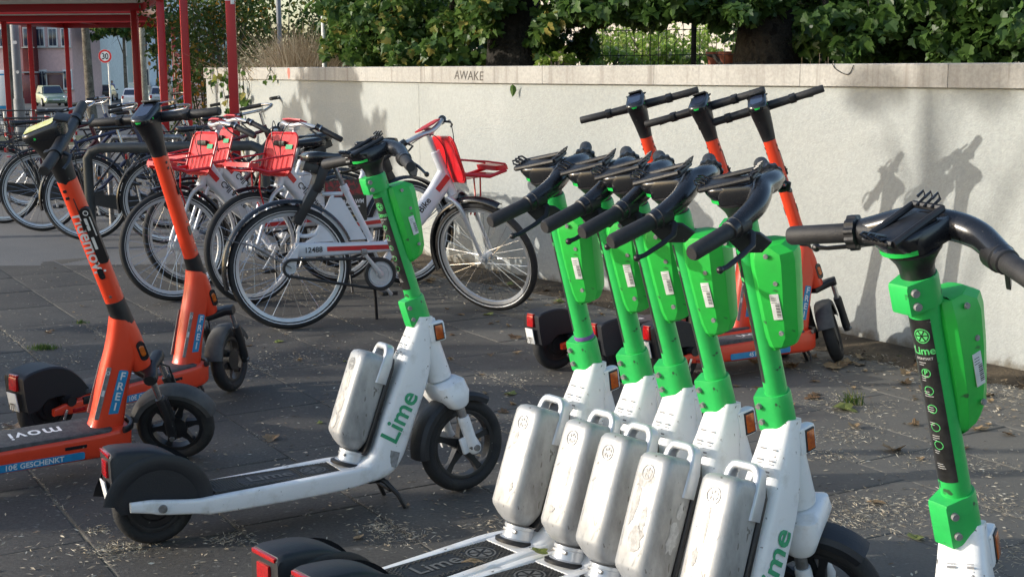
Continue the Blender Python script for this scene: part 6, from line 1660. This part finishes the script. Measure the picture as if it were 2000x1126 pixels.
# tufts of grass in the joints
def tuft(px, py, n_, sp, h, lab):
    c_ = gpt(px, py); V = []; F = []; var = []
    for i in range(n_):
        x, y = rr.gauss(0, sp), rr.gauss(0, sp * .4); hh = h * rr.uniform(.5, 1.2); dx, dy = rr.gauss(0, hh * .5), rr.gauss(0, hh * .4); o = len(V); c = rr.random(); w = .0016
        V += [Vector((x - w, y, 0)), Vector((x + w, y, 0)), Vector((x + dx * .5 + w * .7, y + dy * .5, hh * .6)), Vector((x + dx, y + dy, hh)), Vector((x + dx * .5 - w * .7, y + dy * .5, hh * .6))]; var += [c] * 5; F.append((o, o + 1, o + 2, o + 3, o + 4))
    me = bpy.data.meshes.new('grass_tuft'); me.from_pydata([tuple(v) for v in V], [], F); me.materials.append(M('leaf')); a = me.attributes.new('var', 'FLOAT', 'POINT'); a.data.foreach_set('value', var)
    o = tag(_link('grass_tuft', me), lab, 'grass'); o.location = c_
tuft(85, 682, 160, .035, .03, 'small tuft of green grass in the paving above the orange rear fender')
tuft(158, 631, 60, .016, .02, 'tiny green tuft of grass in the paving behind the left orange stem')
tuft(1665, 790, 60, .022, .06, 'weed sprouting through dry litter right of the row of scooters')
LIME = [
 ('white and green scooter standing alone with its side facing the camera', -1.062, 3.986, 29.2, -.6, 6.4),
 ('white and green scooter at the back left end of the row of five', -.471, 3.147, 40.0, .9, -70.1),
 ('second white and green scooter from the left in the row of five', -.352, 2.991, 38.7, -.4, -65.5),
 ('middle one of the five white and green scooters in the row, cleanest battery', -.283, 2.871, 36.6, -1.2, -62.7),
 ('fourth white and green scooter in the row, its battery stained and peeling', -.198, 2.693, 36.8, -1.8, -69.1),
 ('nearest scooter of the row of five, green lettering on its neck in view', -.039, 2.479, 42.1, -1.1, -67.9),
 ('nearest green scooter at the right edge, black sticker on its stem', .413, 1.546, 60.4, -7.3, -30.8)]
lime0 = make_lime()
protos = [lime0] + [copy_tree(lime0) for _ in LIME[1:]]
for o, (lab, x, y, yaw, lean, st) in zip(protos, LIME):
    pose(o, x, y, yaw, lean, st, LC, LA)
    tag(o, lab, 'scooter', 'white and green rental scooters')

# peeled sticker and stains on the fourth battery; worn label on the lone scooter's battery
def battery_patch(root, fs, side, name, mat, seed):
    bat = [c for c in root.children if c.name.startswith('battery') and not c.name.startswith('battery_l')][0]
    B0, B1 = Vector((.605, 0, .205)), Vector((.712, 0, .497)); d = (B1 - B0).normalized(); nx = Vector((d.z, 0, -d.x)); r = random.Random(seed)
    for (f, y, a, b) in fs:
        n = 18; pts = []
        for i in range(n):
            t = 2 * pi * i / n; k_ = 1 + r.uniform(-.28, .22); u, v = a * cos(t) * k_, b * sin(t) * k_
            p = B0 + (B1 - B0) * f + d * v
            pts.append(p - nx * .0568 + LY * (y + u) if side == 'front' else p + nx * (y + u) - LY * .0527)
        g = MB(); g.add(pts, [tuple(range(n))]); part(name, g, mat, bat, smooth=False)
MAT['glue'] = pbr('old_glue', (.58, .58, .58), .7, 0, (.42, .42, .42), 60); MAT['paper'] = pbr('torn_paper', (.56, .53, .48), .8, 0, (.36, .34, .32), 60); MAT['stain'] = pbr('stain', (.27, .265, .26), .6, .2, (.40, .395, .39), 70)
battery_patch(protos[4], [(.42, .015, .016, .040), (.62, .02, .010, .022)], 'side', 'glue_patch', M('glue'), 1)
battery_patch(protos[4], [(.80, .0, .026, .020), (.60, .018, .012, .05), (.35, -.01, .02, .03), (.5, -.02, .010, .03)], 'front', 'stain', M('stain'), 2)
battery_patch(protos[0], [(.66, .0, .022, .030), (.44, .0, .022, .032), (.24, .004, .018, .022)], 'front', 'torn_label', M('paper'), 3)
battery_patch(protos[1], [(.7, .01, .008, .02), (.3, -.02, .006, .012)], 'front', 'stain', M('stain'), 4)
battery_patch(protos[2], [(.55, -.02, .005, .03), (.25, .01, .012, .008)], 'front', 'stain', M('stain'), 6)
battery_patch(protos[5], [(.62, .0, .004, .05), (.4, .015, .008, .02)], 'front', 'stain', M('stain'), 8)
g = MB(); st_ = [c for c in protos[1].children if c.name.startswith('stem') and 'cover' not in c.name][0]
g.lathe([(.0268, .046), (.0275, .048), (.0275, .056), (.0268, .058)], 24, 'Z')
for v in g.V: v.xyz = LC + LROT @ v
part('purple_tape', g, pbr('purple_tape', (.16, .08, .30), .6), st_)
lbp = protos[1].matrix_basis
leaf_on((-.10, 3.36, .158), .07, 3, (.2, .1, 2.0), 'tan curled leaf lying on the white deck edge of the scooter row')
leaf_on((.06, 3.42, .165), .05, 4, (.1, .2, .5), 'yellow green leaf on the white deck beside a battery foot')
